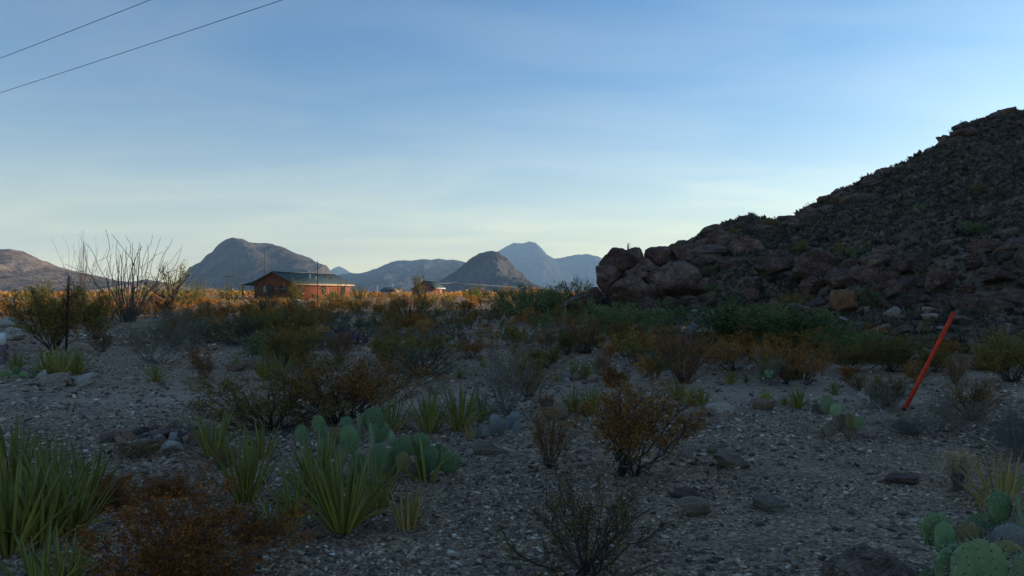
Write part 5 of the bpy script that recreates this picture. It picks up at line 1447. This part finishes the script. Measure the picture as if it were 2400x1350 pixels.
OC_TINY = ocotillo(12, 9, (4, 50), .02, 0, 'cane_bark', None, .12)
OC_TINY.place('ocotillo', 'tiny bare ocotillo growing on top of the boulder pile', 'ocotillo', PP(1472, 588, 43.4), 0.5, (.55, .55, .6))

# ------------------------------------------------------------------ small trees
def tree(seed, limbs, leafmat, nleaf, leaf, spread=1.0):
    rg = np.random.default_rng(seed); T_ = MB(); L = MB(); C = []
    T_.tube([[0, 0, -.05], [.03, 0, .12], [0.0, .02, .26]], [.045, .04, .034], 6)
    for i in range(limbs):
        az = rg.uniform(0, 6.28); th = R(rg.uniform(25, 70)); p = np.array([0, 0, rg.uniform(.1, .26)]); pts = [p]
        for j in range(6):
            th = th * .9 + rg.normal() * .18; az += rg.normal() * .3
            pts.append(pts[-1] + .14 * np.array([math.sin(th) * math.cos(az) * spread, math.sin(th) * math.sin(az) * spread, math.cos(th)]))
        pts = np.array(pts); T_.tube(pts, np.linspace(.026, .005, 7), 4)
        for b in range(9):
            j = rg.integers(2, 6); d = rg.normal(size=3); d[2] = abs(d[2]) + .3; d /= np.linalg.norm(d)
            e = pts[j] + d * rg.uniform(.08, .22); T_.tube([pts[j], (pts[j] + e) / 2 + .02 * rg.normal(size=3), e], [.008, .006, .002], 3, cap=False)
            C.append(e + .06 * rg.normal(size=(nleaf, 3)))
    L.leaves(np.concatenate(C), leaf, 0, None, rg, .4)
    return Proto([('trunk', T_.mesh('trunk', 'stem_dark')), ('crown', L.mesh('crown', leafmat))])
TREE = tree(3, 12, 'leaf_bright', 16, .035, 1.5); TREE2 = tree(4, 9, 'leaf_bright', 14, .04, .9); TREE3 = tree(6, 12, 'leaf_green', 18, .035, 1.2)
def put_tree(pr, u, y, w, h, lab):
    x = (u - 1200) / F * y; s = y / F
    pr.place('mesquite_tree', lab, 'tree', (x, y, h1(x, y)), rnd.uniform(0, 6), (w * s / 1.3, w * s / 1.3, h * s))
put_tree(TREE, 402, 55.0, 105, 118, 'sparse pale green mesquite tree with dark crooked limbs right of the big ocotillo')
put_tree(TREE2, 985, 62.0, 60, 84, 'small green mesquite tree with a dark forked trunk before the cabin')
put_tree(TREE3, 1350, 47.0, 80, 84, 'dark leafy tree at the left foot of the boulder pile')

# ------------------------------------------------------------------ sotol stalks
for (u, v0, v1, lean, lab) in [(1263, 752, 684, -.02, 'thin pale sotol stalk, leftmost of four before the boulders'), (1285, 768, 720, 0, 'short sotol stalk, second from the left before the boulders'),
                               (1322, 790, 704, .05, 'tallest pale sotol stalk, third from the left before the boulders'), (1364, 745, 694, .25, 'leaning thin sotol stalk, nearest the boulders'),
                               (2059, 835, 764, 0, 'thin pale stalk in the green bush left of the orange tube')]:
    p = GP(u, v0); s = p.y / F; h = (v0 - v1) * s
    b = MB(); b.tube([[0, 0, -.05], [lean * h * .4, 0, h * .45], [lean * h * .85, .02, h * .8], [lean * h, .02, h]], [.022, .018, .015, .008], 5)
    st = ob('sotol_stalk', b.mesh('sotol_stalk', 'stalk_pale'), None, p, None, lab, 'stalk')

# ------------------------------------------------------------------ posts, tube, cables
m_plain('iron', (0.045, 0.034, 0.030), 0.75, 0.4, 30, 0.4, 0.6)
m_plain('iron_grey', (0.20, 0.17, 0.17), 0.6, 0.3, 30, 0.4, 0.3)
m_plain('orange_plastic', (0.68, 0.046, 0.014), 0.6, 0.28, 9, 0.2)
m_plain('orange_dark', (0.42, 0.040, 0.016), 0.5, 0.1, 4, 0.5)  # darker orange for the raised seam strip along the guard tube
m_plain('cable', (0.060, 0.058, 0.060), 0.5, 0.2, 8, 0.5, 0.6)
m_plain('white_paint', (0.70, 0.69, 0.66), 0.7, 0.12, 8)
m_plain('wood_pole', (0.11, 0.085, 0.065), 0.9, 0.3, 6)
m_plain('wood_weather', (0.24, 0.22, 0.20), 0.9, 0.3, 9)
m_plain('sign_teal', (0.050, 0.085, 0.098), 0.5, 0.2, 5, 0.5)
m_plain('dead_wood', (0.30, 0.28, 0.26), 0.9, 0.3, 12, bmp=0.5)

def fence_post():
    p = GP(155, 824); s = p.y / F; h = (824 - 646) * s
    r = ob('fence_post', None, None, p, None, 'dark iron T shaped fence post with a grey painted top at the left', 'post')
    r.rotation_euler = (0, 0.03, 0.35)
    b = MB(); b.box(-.026, .026, -.006, .006, -.3, h * .82); b.box(-.006, .006, .006, .045, -.3, h * .82); ob('post', b.mesh('post', 'iron'), r)
    b = MB(); b.box(-.028, .028, -.008, .008, h * .82, h); b.box(-.008, .008, .008, .047, h * .82, h); ob('post_top', b.mesh('post_top', 'iron_grey'), r)
    for k in range(12):
        b = MB(); b.box(-.016, .016, -.022, -.006, h * (.1 + .06 * k), h * (.1 + .06 * k) + .03); ob('stud', b.mesh('stud', 'iron'), r)
fence_post()

def thin_post(u, v0, v1, lab, w, mats, frac, y=None):
    p = GP(u, v0)
    if y: p = Vector(((u - 1200) / F * y, y, 0)); p.z = h1(p.x, p.y)
    s = p.y / F; h = CH + (HZ - v1) * s - p.z
    r = ob('post', None, None, p, None, lab, 'post')
    b = MB(); b.box(-w / 2, w / 2, -w * .2, w * .2, -.2, h * frac); b.box(-w * .12, w * .12, w * .2, w * .6, -.2, h * frac); ob('shaft', b.mesh('shaft', mats[0]), r)
    b = MB(); b.box(-w * .55, w * .55, -w * .25, w * .25, h * frac, h); b.box(-w * .14, w * .14, w * .25, w * .65, h * frac, h); ob('cap', b.mesh('cap', mats[1]), r)
thin_post(1602, 828, 765, 'slim iron post with a white top beside the small sign', .075, ('iron', 'white_paint'), .80)
thin_post(744, 735, 612, 'tall dark pipe standing before the red house', .045, ('iron', 'iron'), .93, 52.0)
thin_post(1609, 790, 745, 'thin dark post behind the small sign', .05, ('iron', 'iron'), .9, 23.0)

def small_sign():
    p = GP(1612, 832); s = p.y / F
    r = ob('sign_post', None, None, p, None, 'small slanted teal board on a dark wooden post right of centre', 'sign')
    hh = (832 - 778) * s
    b = MB(); b.box(-.05, .05, -.04, .04, -.2, hh); ob('post', b.mesh('post', 'wood_pole'), r)
    M = Matrix.Translation((.06, 0, hh + .07)) @ Matrix.Rotation(R(-38), 4, 'Y') @ Matrix.Rotation(R(28), 4, 'X')
    b = MB(); b.box(-.15, .15, -.13, .13, -.012, .012, 0, M); ob('board', b.mesh('board', 'sign_teal'), r)
    b = MB(); b.box(.12, .16, -.14, .14, -.02, .03, 0, M); ob('edge_strip', b.mesh('edge_strip', 'iron_grey'), r)
    b = MB(); b.box(.16, .34, -.02, .02, hh - .04, hh); ob('arm', b.mesh('arm', 'wood_pole'), r)
    b = MB(); b.tube([[.20, 0, hh + .03], [.25, .02, hh + .01], [.30, 0, hh + .05], [.33, .01, hh + .01]], .014, 4); ob('tag', b.mesh('tag', 'white_paint'), r)
small_sign()

def white_tag():
    p = GP(6, 830); s = p.y / F
    r = ob('marker_tag', None, None, p, None, 'white plastic tag on a thin stake at the left edge', 'marker')
    b = MB(); b.tube([[0, 0, -.1], [0, 0, 26 * s]], .008, 5); ob('stake', b.mesh('stake', 'white_paint'), r)
    b = MB(); b.box(-7 * s, 8 * s, -.006, .006, 24 * s, 50 * s); ob('plate', b.mesh('plate', 'white_paint'), r)
white_tag()

def guy():
    a = GP(2118, 962); y = a.y
    top = PP(2236, 731, y - 0.15); d = (top - a).normalized()
    p0 = a; length = (top - a).length
    r = ob('guy_wire', None, None, p0, None, 'leaning guy cable with a bright orange plastic guard tube', 'guy wire')
    q = d.to_track_quat('Z', 'Y').to_matrix().to_4x4()
    # the guard: a split tube, hollow at the top
    V = []; n = 20; rr = .0215
    for z, rad in ((0.03, rr), (length * .33, rr), (length * .66, rr), (length, rr), (length, rr * .78), (length - .08, rr * .78)):
        for k in range(n):
            an = 2 * math.pi * k / n; V.append([rad * math.cos(an), rad * math.sin(an), z])
    qd = [[i * n + k, i * n + (k + 1) % n, (i + 1) * n + (k + 1) % n, (i + 1) * n + k] for i in range(5) for k in range(n)]
    b = MB(); b.add(np.array(V), qd); g = ob('guard_tube', b.mesh('guard_tube', 'orange_plastic', True), r); g.matrix_local = q
    b = MB(); b.box(-.006, .006, -rr - .006, -rr + .004, .06, length - .02); sm = ob('seam', b.mesh('seam', 'orange_dark'), g)
    b = MB(); b.tube([[0, 0, -.12], [0, 0, .05]], .016, 8); b.tube([[0, 0, -.02], [0, 0, .035]], .024, 8); f = ob('anchor_rod', b.mesh('anchor_rod', 'iron'), r); f.matrix_local = q
    b = MB(); b.tube([[0, 0, 0], [0, 0, 4.5], [0, 0, 8.6]], .0055, 6); c = ob('cable', b.mesh('cable', 'cable'), r); c.matrix_local = q
    return a + d * 8.6
GUY_TOP = guy()

def pole_far(u, y, vtop, lab, arm=True):
    x = (u - 1200) / F * y; z0 = h1(x, y); z1 = CH + (HZ - vtop) / F * y
    r = ob('utility_pole', None, None, (x, y, z0), None, lab, 'utility pole')
    b = MB(); b.tube([[0, 0, -.3], [0, 0, z1 - z0]], [.16, .11], 8); ob('pole', b.mesh('pole', 'wood_pole'), r)
    if arm:
        b = MB(); b.box(-1.1, 1.1, -.06, .06, z1 - z0 - .75, z1 - z0 - .60); ob('crossarm', b.mesh('crossarm', 'wood_pole'), r)
        for k in (-1, 0, 1):
            b = MB(); b.tube([[k * .95, 0, z1 - z0 - .6], [k * .95, 0, z1 - z0 - .42]], .05, 6); ob('insulator', b.mesh('insulator', 'iron_grey'), r)
    return Vector((x, y, z1))
A = pole_far(535, 175, 641, 'power pole left of the red house')
B_ = pole_far(975, 175, 648, 'power pole behind the small cabin')
C_ = pole_far(1063, 210, 659, 'power pole right of the small cabin', True)
E_ = Vector(((1480 - 1200) / F * 330, 330, CH + (HZ - 680) / F * 330 + 1.0))
D_ = Vector(((330 - 1200) / F * 175, 175, CH + (HZ - 642) / F * 175))
def wire(a, b, sag, lab, rad=.012, group=None):
    pts = [a + (b - a) * t - Vector((0, 0, sag * 4 * t * (1 - t))) for t in np.linspace(0, 1, 14)]
    m = MB(); m.tube([list(p) for p in pts], rad, 4)
    ob('power_line', m.mesh('power_line', 'cable_pale'), None, None, None, lab, 'cable', group)
m_plain('cable_pale', (0.34, 0.32, 0.30), 0.5, 0.1, 2, 0.5)
for k, off in enumerate((.95, -.95)):
    o_ = Vector((off, 0, -.42))
    wire(D_ + o_, A + o_, .8, '%s power line reaching the pole left of the house' % ('near', 'far')[k], .02, 'far power lines left')
    wire(A + o_, B_ + o_, 1.6, '%s power line passing behind the red house roof' % ('near', 'far')[k], .02, 'far power lines behind the house')
    wire(B_ + o_, C_ + o_, .6, '%s power line between the two poles by the cabin' % ('near', 'far')[k], .02, 'far power lines by the cabin')
    wire(C_ + o_, E_ + o_, 1.0, '%s power line running right before the cone mountain' % ('near', 'far')[k], .02, 'far power lines right')
# the near line overhead, two wires running from a pole beyond the right edge to the left
dl = Vector((-.836, .548, 0))
m_plain('cable_dark', (0.045, 0.048, 0.058), 0.5, 0.1, 2, 0.4)
for (x0, y0, lab) in ((-5.1, 16.5, 'lower of two overhead wires crossing the top left corner'), (-8.05, 16.5, 'upper of two overhead wires crossing the top left corner')):
    a = Vector((x0, y0, 8.0)) - dl * 18; b = Vector((x0, y0, 8.0)) + dl * 44
    pts = [a + (b - a) * t - Vector((0, 0, .25 * 4 * t * (1 - t) - .22)) for t in np.linspace(0, 1, 24)]
    m = MB(); m.tube([list(p) for p in pts], .0075, 6)
    ob('overhead_wire', m.mesh('overhead_wire', 'cable_dark'), None, None, None, lab, 'cable')

# ------------------------------------------------------------------ houses
def m_log(name, col):
    m, n, l, out = newmat(name)
    tc = n.nodes.new('ShaderNodeTexCoord')
    mp = n.nodes.new('ShaderNodeMapping'); mp.inputs['Scale'].default_value = (.35, .35, 5.0); l(tc.outputs['Object'], mp.inputs[0])
    nf = noise(n, l, mp.outputs[0], 3.0, 4, .6)
    r = ramp(n, [(.3, tuple(c * .55 for c in col)), (.7, tuple(c * 1.35 for c in col))]); l(nf, r.inputs[0])
    princ(n, l, out, r.outputs[0], .8, None, .2)
m_log('log_red', (0.215, 0.068, 0.036)); m_log('log_pink', (0.34, 0.15, 0.11)); m_log('board_tan', (0.46, 0.37, 0.22))
m_plain('roof_green', (0.085, 0.120, 0.104), 0.45, 0.12, .6, 0.4, 0.2)
m_plain('trim_tan', (0.46, 0.30, 0.20), 0.8, 0.15, 2)
m_plain('trim_dark', (0.075, 0.045, 0.035), 0.8, 0.2, 2)
m_plain('trim_white', (0.46, 0.44, 0.40), 0.7, 0.1, 2)
m, n_, l_, out_ = newmat('window_glass'); princ(n_, l_, out_, (0.03, 0.035, 0.045), 0.08, None, .6)

def gable(name, label, near, far_dir, L, W, wall, rise, zg, porch=0.0, mats=('log_red', 'roof_green', 'trim_tan'), windows=(), gwin=(), logs=9, over=.45, cat='house'):
    """near: ground point under the near end of the ridge; far_dir: unit vector along the ridge.
       local x runs across (right = sunlit side), local y along the ridge"""
    ang = math.atan2(far_dir[1], far_dir[0]) - math.pi / 2
    r = ob(name, None, None, (near[0], near[1], zg), None, label, cat); r.rotation_euler = (0, 0, ang)
    hw = W / 2; lh = wall / logs
    def logwall(nm, x0, x1, y0, y1):
        w = ob(nm, None, r)
        for k in range(logs):
            b = MB(); e = .03
            z0, z1 = k * lh, (k + 1) * lh - .02
            b.box(x0, x1, y0, y1, z0, z1)
            me = b.mesh('log', mats[0]); o = ob('log', me, w)
        b = MB(); b.box(x0 + .03, x1 - .03, y0 + .03, y1 - .03, 0, wall); ob('backing', b.mesh('backing', mats[0]), w)
        return w
    logwall('side_wall', hw - .15, hw, .16, L - .16); logwall('side_wall', -hw, -hw + .15, .16, L - .16)
    g1 = logwall('gable_wall', -hw, hw, 0, .15); g2 = logwall('gable_wall', -hw, hw, L - .15, L)
    for g, y0 in ((g1, 0), (g2, L - .15)):
        for k in range(5):
            za, zb = wall + rise * k / 5.0, wall + rise * (k + 1) / 5.0 - .02
            wa, wb = hw * (1 - k / 5.0), hw * (1 - (k + 1) / 5.0)
            V = [[-wa, y0, za], [wa, y0, za], [wb, y0, zb], [-wb, y0, zb], [-wa, y0 + .15, za], [wa, y0 + .15, za], [wb, y0 + .15, zb], [-wb, y0 + .15, zb]]
            b = MB(); b.add(V, [[0, 1, 2, 3], [5, 4, 7, 6], [1, 5, 6, 2], [4, 0, 3, 7], [3, 2, 6, 7], [0, 4, 5, 1]]); ob('gable_board', b.mesh('gable_board', mats[0]), g)
    rf = ob('roof', None, r)
    sl = rise / hw
    def slope(x0, z0, x1, z1, nm='roof_sheet'):
        t = .06; b = MB()
        V = [[x0, -over, z0], [x1, -over, z1], [x1, L + over, z1], [x0, L + over, z0], [x0, -over, z0 + t], [x1, -over, z1 + t], [x1, L + over, z1 + t], [x0, L + over, z0 + t]]
        b.add(V, [[0, 3, 2, 1], [4, 5, 6, 7], [0, 1, 5, 4], [2, 3, 7, 6], [1, 2, 6, 5], [3, 0, 4, 7]]); ob(nm, b.mesh(nm, mats[1]), rf)
        nr = int((L + 2 * over) / .6)
        for k in range(nr + 1):
            yy = -over + .02 + (L + 2 * over - .04) * k / nr; b = MB()
            V = [[x0, yy - .02, z0 + t], [x1, yy - .02, z1 + t], [x1, yy + .02, z1 + t], [x0, yy + .02, z0 + t]]; V += [[a, b_, c + .04] for a, b_, c in V]
            b.add(V, [[4, 5, 6, 7], [0, 1, 5, 4], [1, 2, 6, 5], [2, 3, 7, 6], [3, 0, 4, 7]]); ob('roof_rib', b.mesh('roof_rib', mats[1]), rf)
    e = over
    slope(0.0, wall + rise + .02, hw + e, wall - sl * e + .02); 
    slope(0.0, wall + rise + .02, -hw - (e if not porch else 0), wall - sl * (e if not porch else 0) + .02)
    if porch:
        slope(-hw - .01, wall + .0, -hw - porch, wall - .42, 'porch_roof')
        for k in range(4):
            b = MB(); yy = .1 + (L - .2) * k / 3; b.box(-hw - porch + .15, -hw - porch + .29, yy - .07, yy + .07, -.05, wall - .42); ob('porch_post', b.mesh('porch_post', 'trim_dark'), r)
        b = MB(); b.box(-hw - porch + .1, -hw - .02, 0, L, -.12, .05); ob('porch_floor', b.mesh('porch_floor', 'wood_weather'), r)
    b = MB(); b.box(-.12, .12, -over, L + over, wall + rise + .07, wall + rise + .12); ob('ridge_cap', b.mesh('ridge_cap', mats[1]), rf)
    b = MB(); b.box(hw + e, hw + e + .04, -over, L + over, wall - sl * e - .16, wall - sl * e + .04); ob('fascia', b.mesh('fascia', mats[2]), rf)
    for (yc, z0, z1, w) in windows:
        wd = ob('window', None, r)
        b = MB(); x0 = hw + .01
        b.box(x0, x0 + .06, yc - w / 2 - .1, yc + w / 2 + .1, z0 - .1, z0); b.box(x0, x0 + .06, yc - w / 2 - .1, yc + w / 2 + .1, z1, z1 + .1)
        b.box(x0, x0 + .06, yc - w / 2 - .1, yc - w / 2, z0, z1); b.box(x0, x0 + .06, yc + w / 2, yc + w / 2 + .1, z0, z1); b.box(x0, x0 + .05, yc - w / 2, yc + w / 2, (z0 + z1) / 2 - .03, (z0 + z1) / 2 + .03)
        ob('frame', b.mesh('frame', 'trim_dark'), wd)
        b = MB(); b.box(x0, x0 + .02, yc - w / 2, yc + w / 2, (z0 + z1) / 2 + .03, z1); ob('pane', b.mesh('pane', 'window_glass'), wd)
        b = MB(); b.box(x0, x0 + .02, yc - w / 2, yc + w / 2, z0, (z0 + z1) / 2 - .03); ob('pane', b.mesh('pane', 'window_glass'), wd)
        b = MB(); b.box(x0, x0 + .12, yc - w / 2 - .12, yc + w / 2 + .12, z0 - .17, z0 - .1); ob('sill', b.mesh('sill', mats[2]), wd)
    for (xc, z0, z1, w, kind) in gwin:
        wd = ob('door' if kind == 'door' else 'window', None, r)
        b = MB(); b.box(xc - w / 2 - .1, xc + w / 2 + .1, -.05, -.01, z0 - .05, z1 + .1); ob('frame', b.mesh('frame', 'trim_dark'), wd)
        b = MB(); b.box(xc - w / 2, xc + w / 2, -.07, -.052, z0, z1); ob('leaf' if kind == 'door' else 'pane', b.mesh('pane', 'trim_dark' if kind == 'door' else ('trim_white' if kind == 'white' else 'window_glass')), wd)
    return r

nx_, ny_ = (641 - 1200) / F * 105, 105.0
axis = Vector((4.6, 16.0)).normalized()
zg = h1(nx_, ny_) - .1
hs = gable('house', 'long red log house with a green metal roof and side porch', (nx_, ny_), axis, 16.6, 6.3, 2.75 - zg, 1.5, zg, porch=2.2,
           windows=((2.2, .95, 1.75, .7), (8.3, .95, 1.75, .8), (14.2, .7, 2.05, 1.0)), gwin=((-.4, .02, 2.0, .9, 'door'), (-1.4, .9, 1.9, .5, 'white'), (1.6, .9, 1.9, .9, 'win')))
wl_ = 2.75 - zg
for (fx, fy, hh, col, nm) in [(1.0, 3.0, .22, 'trim_dark', 'roof_vent'), (1.6, 3.6, .3, 'trim_dark', 'roof_vent'), (1.9, 6.4, .6, 'trim_white', 'vent_pipe'), (2.2, 7.6, .45, 'trim_white', 'vent_pipe'),
                              (.9, 10.0, .22, 'trim_dark', 'roof_vent'), (.9, 13.0, .22, 'trim_dark', 'roof_vent'), (1.4, 12.2, .22, 'iron_grey', 'roof_vent'), (1.7, 13.0, .22, 'trim_dark', 'roof_vent')]:
    zz = wl_ + 1.5 - 1.5 / 3.15 * fx
    b = MB(); b.tube([[fx, fy, zz], [fx, fy, zz + hh]], .07, 8); b.tube([[fx, fy, zz + hh], [fx, fy, zz + hh + .09]], .12, 8)
    ob(nm, b.mesh(nm, col), hs)
# mast beside the house
x, y = (620 - 1200) / F * 121, 121.0
r = ob('antenna_mast', None, None, (x, y, h1(x, y)), None, 'thin dark antenna mast rising behind the gable of the red house', 'mast')
b = MB(); b.tube([[0, 0, -.2], [0, 0, 7.6]], [.05, .03], 6); ob('mast', b.mesh('mast', 'iron'), r)
b = MB(); b.tube([[-.35, 0, 7.1], [.35, 0, 7.1]], .02, 4); ob('antenna', b.mesh('antenna', 'iron'), r)

x, y = (996 - 1200) / F * 140, 140.0; zg = h1(x, y)
gable('cabin', 'small cabin with a dark gable and a pink sunlit side wall', (x, y), Vector((.30, .954)), 4.4, 3.4, 1.95, 1.05, zg, mats=('log_pink', 'roof_green', 'trim_white'),
      windows=((2.6, .6, 1.2, .6),), gwin=((-.7, .5, 1.2, .6, 'white'), (.7, .5, 1.2, .6, 'white')), logs=8)
x, y = (975 - 1200) / F * 150, 150.0; zg = h1(x, y)
gable('shed', 'low white roofed lean-to left of the small cabin', (x, y), Vector((.50, .866)), 2.2, 1.8, 1.6, .3, zg, mats=('log_pink', 'trim_tan', 'trim_tan'), logs=6)
x, y = (912 - 1200) / F * 150, 150.0; zg = h1(x, y) - .2
sh = gable('shed', 'tan shed with a dark green roof between the house and the cabin', (x + 1.6, y), Vector((-.80, .60)), 3.6, 2.3, 1.35, .6, zg, mats=('board_tan', 'roof_green', 'trim_tan'), logs=6, over=.15)
for (u, vt) in ((884, 668), (921, 665)):
    y = 165.0; x = (u - 1200) / F * y; z = CH + (HZ - vt) / F * y; z0 = h1(x, y)
    b = MB(); b.tube([[0, 0, -.2], [0, 0, z - z0]], .05, 6); ob('pole', b.mesh('pole', 'white_paint'), None, (x, y, z0), None, 'thin white pole %s the tan shed' % ('left of' if u < 900 else 'behind'), 'pole')

# white flecks of rock and old pear pads in the sunlit strip
for (u, v, w) in [(689, 702, 5), (697, 702, 6), (700, 704, 5), (704, 705, 4), (708, 705, 4), (834, 706, 6), (846, 712, 5), (505, 738, 6), (489, 738, 4), (1061, 715, 7), (1100, 745, 9), (440, 726, 4)]:
    y = 60.0 if v < 720 else 45.0; x = (u - 1200) / F * y; s = y / F
    stone('stone', 'rock glinting in the brush', 'stone', 'rock', rnd.randrange(16), 'stone_white',
          Vector((x, y, CH + (HZ - v) * s - w * s * .5)), (w * s, w * s, w * s), (0, 0, u), 'white rocks in the brush')

# ------------------------------------------------------------------ dead wood
def stick(lab, px, rad, name='dead_branch', mat='dead_wood', forks=()):
    """px: list of (u, v, y)"""
    r_ = ob(name, None, None, PP(*px[0]), None, lab, 'branch'); o0 = PP(*px[0])
    b = MB(); pts = [list(PP(*p) - o0) for p in px]; b.tube(pts, np.linspace(rad, rad * .45, len(pts)), 6); ob('branch', b.mesh('branch', mat, True), r_)
    for f in forks:
        b = MB(); pts = [list(PP(*p) - o0) for p in f]; b.tube(pts, np.linspace(rad * .6, rad * .2, len(pts)), 5); ob('twig', b.mesh('twig', mat, True), r_)
stick('pale leaning dead stalk beside the young lechuguilla at bottom left', [(642, 1345, 4.02), (636, 1300, 4.30), (631, 1250, 4.60), (634, 1215, 4.62), (633, 1185, 4.63)], .011)
stick('thick grey dead flower stalk leaning in the left bank', [(205, 1262, 4.72), (188, 1215, 4.70), (176, 1185, 4.70), (160, 1150, 4.70)], .026, 'dead_stalk')
stick('pale fallen branch lying across the middle gravel', [(590, 797, 23.2), (620, 796, 23.0), (650, 799, 23.0), (680, 798, 23.1), (705, 797, 23.2), (745, 789, 23.6)], .035)
stick('bleached forked branch leaning in the large orange creosote', [(1430, 1108, 6.02), (1450, 1085, 6.0), (1470, 1060, 5.98), (1492, 1020, 5.98)], .009, forks=([(1442, 1092, 6.0), (1460, 1093, 5.95), (1474, 1094, 5.9)],))
stick('curved grey dead branch of the sprawling creosote', [(1372, 1240, 4.7), (1345, 1200, 4.68), (1318, 1170, 4.65), (1300, 1090, 4.7), (1262, 1082, 4.72)], .010, mat='stem_dark', forks=([(1310, 1100, 4.7), (1290, 1085, 4.7), (1260, 1090, 4.72)],))
stick('dark dead branch reaching right from the sprawling creosote', [(1385, 1320, 4.35), (1430, 1265, 4.4), (1475, 1225, 4.45), (1520, 1195, 4.5)], .008, mat='stem_dark', forks=([(1475, 1225, 4.45), (1530, 1190, 4.5), (1538, 1150, 4.5)],))
stick('thin pale branch on the gravel below the leaning orange tube', [(2090, 985, 8.6), (2070, 965, 8.7), (2055, 950, 8.8)], .008)
def droop():
    o0 = PP(962, 882, 13.0); r_ = ob('dead_shrub', None, None, o0, None, 'pale drooping dead stems at the left of the dark wiry bush', 'shrub')
    for (u0, v0, u1, v1) in ((925, 872, 945, 838), (935, 880, 955, 836), (955, 882, 948, 842), (920, 868, 940, 848), (968, 882, 950, 846)):
        b = MB(); b.tube([list(PP(*p) - o0) for p in ((u0, v0, 13.0), ((u0 + u1) / 2 - 5, (v0 + v1) / 2 - 5, 13.0), (u1, v1, 13.0), (u1 + 12, v1 + 2, 13.0), (u1 + 20, v1 + 26, 13.0))], [.010, .012, .013, .012, .008], 5)
        ob('stem', b.mesh('stem', 'stem_grey'), r_)
droop()

def litter():
    rg = np.random.default_rng(8); b = MB()
    n = 1500
    y = np.sqrt(rg.uniform(3.4 ** 2, 14 ** 2, n)); x = y * rg.uniform(-.72, .72, n)
    a = rg.uniform(0, 6.28, n); L = rg.uniform(.03, .16, n); z = G(x, y) + .014
    d = np.stack([np.cos(a), np.sin(a), .1 * rg.normal(size=n)], -1) * (L / 2)[:, None]; c = np.stack([x, y, z], -1)
    b.tubes(np.stack([c - d, c + .1 * L[:, None] * rg.normal(size=(n, 3)) * [1, 1, .2], c + d], 1), np.tile([.0028, .0024, .0012], (n, 1)))
    ob('litter', b.mesh('litter', 'dead_wood'), kind='stuff', label='dry twigs and broken stems strewn on the gravel', cat='twigs')
litter()

single_out()
# ------------------------------------------------------------------ the air
def build_haze():
    m = bpy.data.materials.new('haze_air'); m.use_nodes = True
    n = m.node_tree; n.nodes.clear()
    out = n.nodes.new('ShaderNodeOutputMaterial')
    pv = n.nodes.new('ShaderNodeVolumePrincipled')
    pv.inputs['Color'].default_value = (0.36, 0.61, 0.94, 1)
    pv.inputs['Density'].default_value = HAZE_D
    pv.inputs['Anisotropy'].default_value = 0.0
    n.links.new(pv.outputs[0], out.inputs['Volume'])
    MATS['haze_air'] = m
    b = MB(); b.box(-10800, 10800, -10800, 10800, -9.0, 615.0)
    ob('haze', b.mesh('haze', 'haze_air'), kind='stuff', label='thin blue desert haze filling the air to the far mountains', cat='haze')
HAZE_D = 0.0001
build_haze()
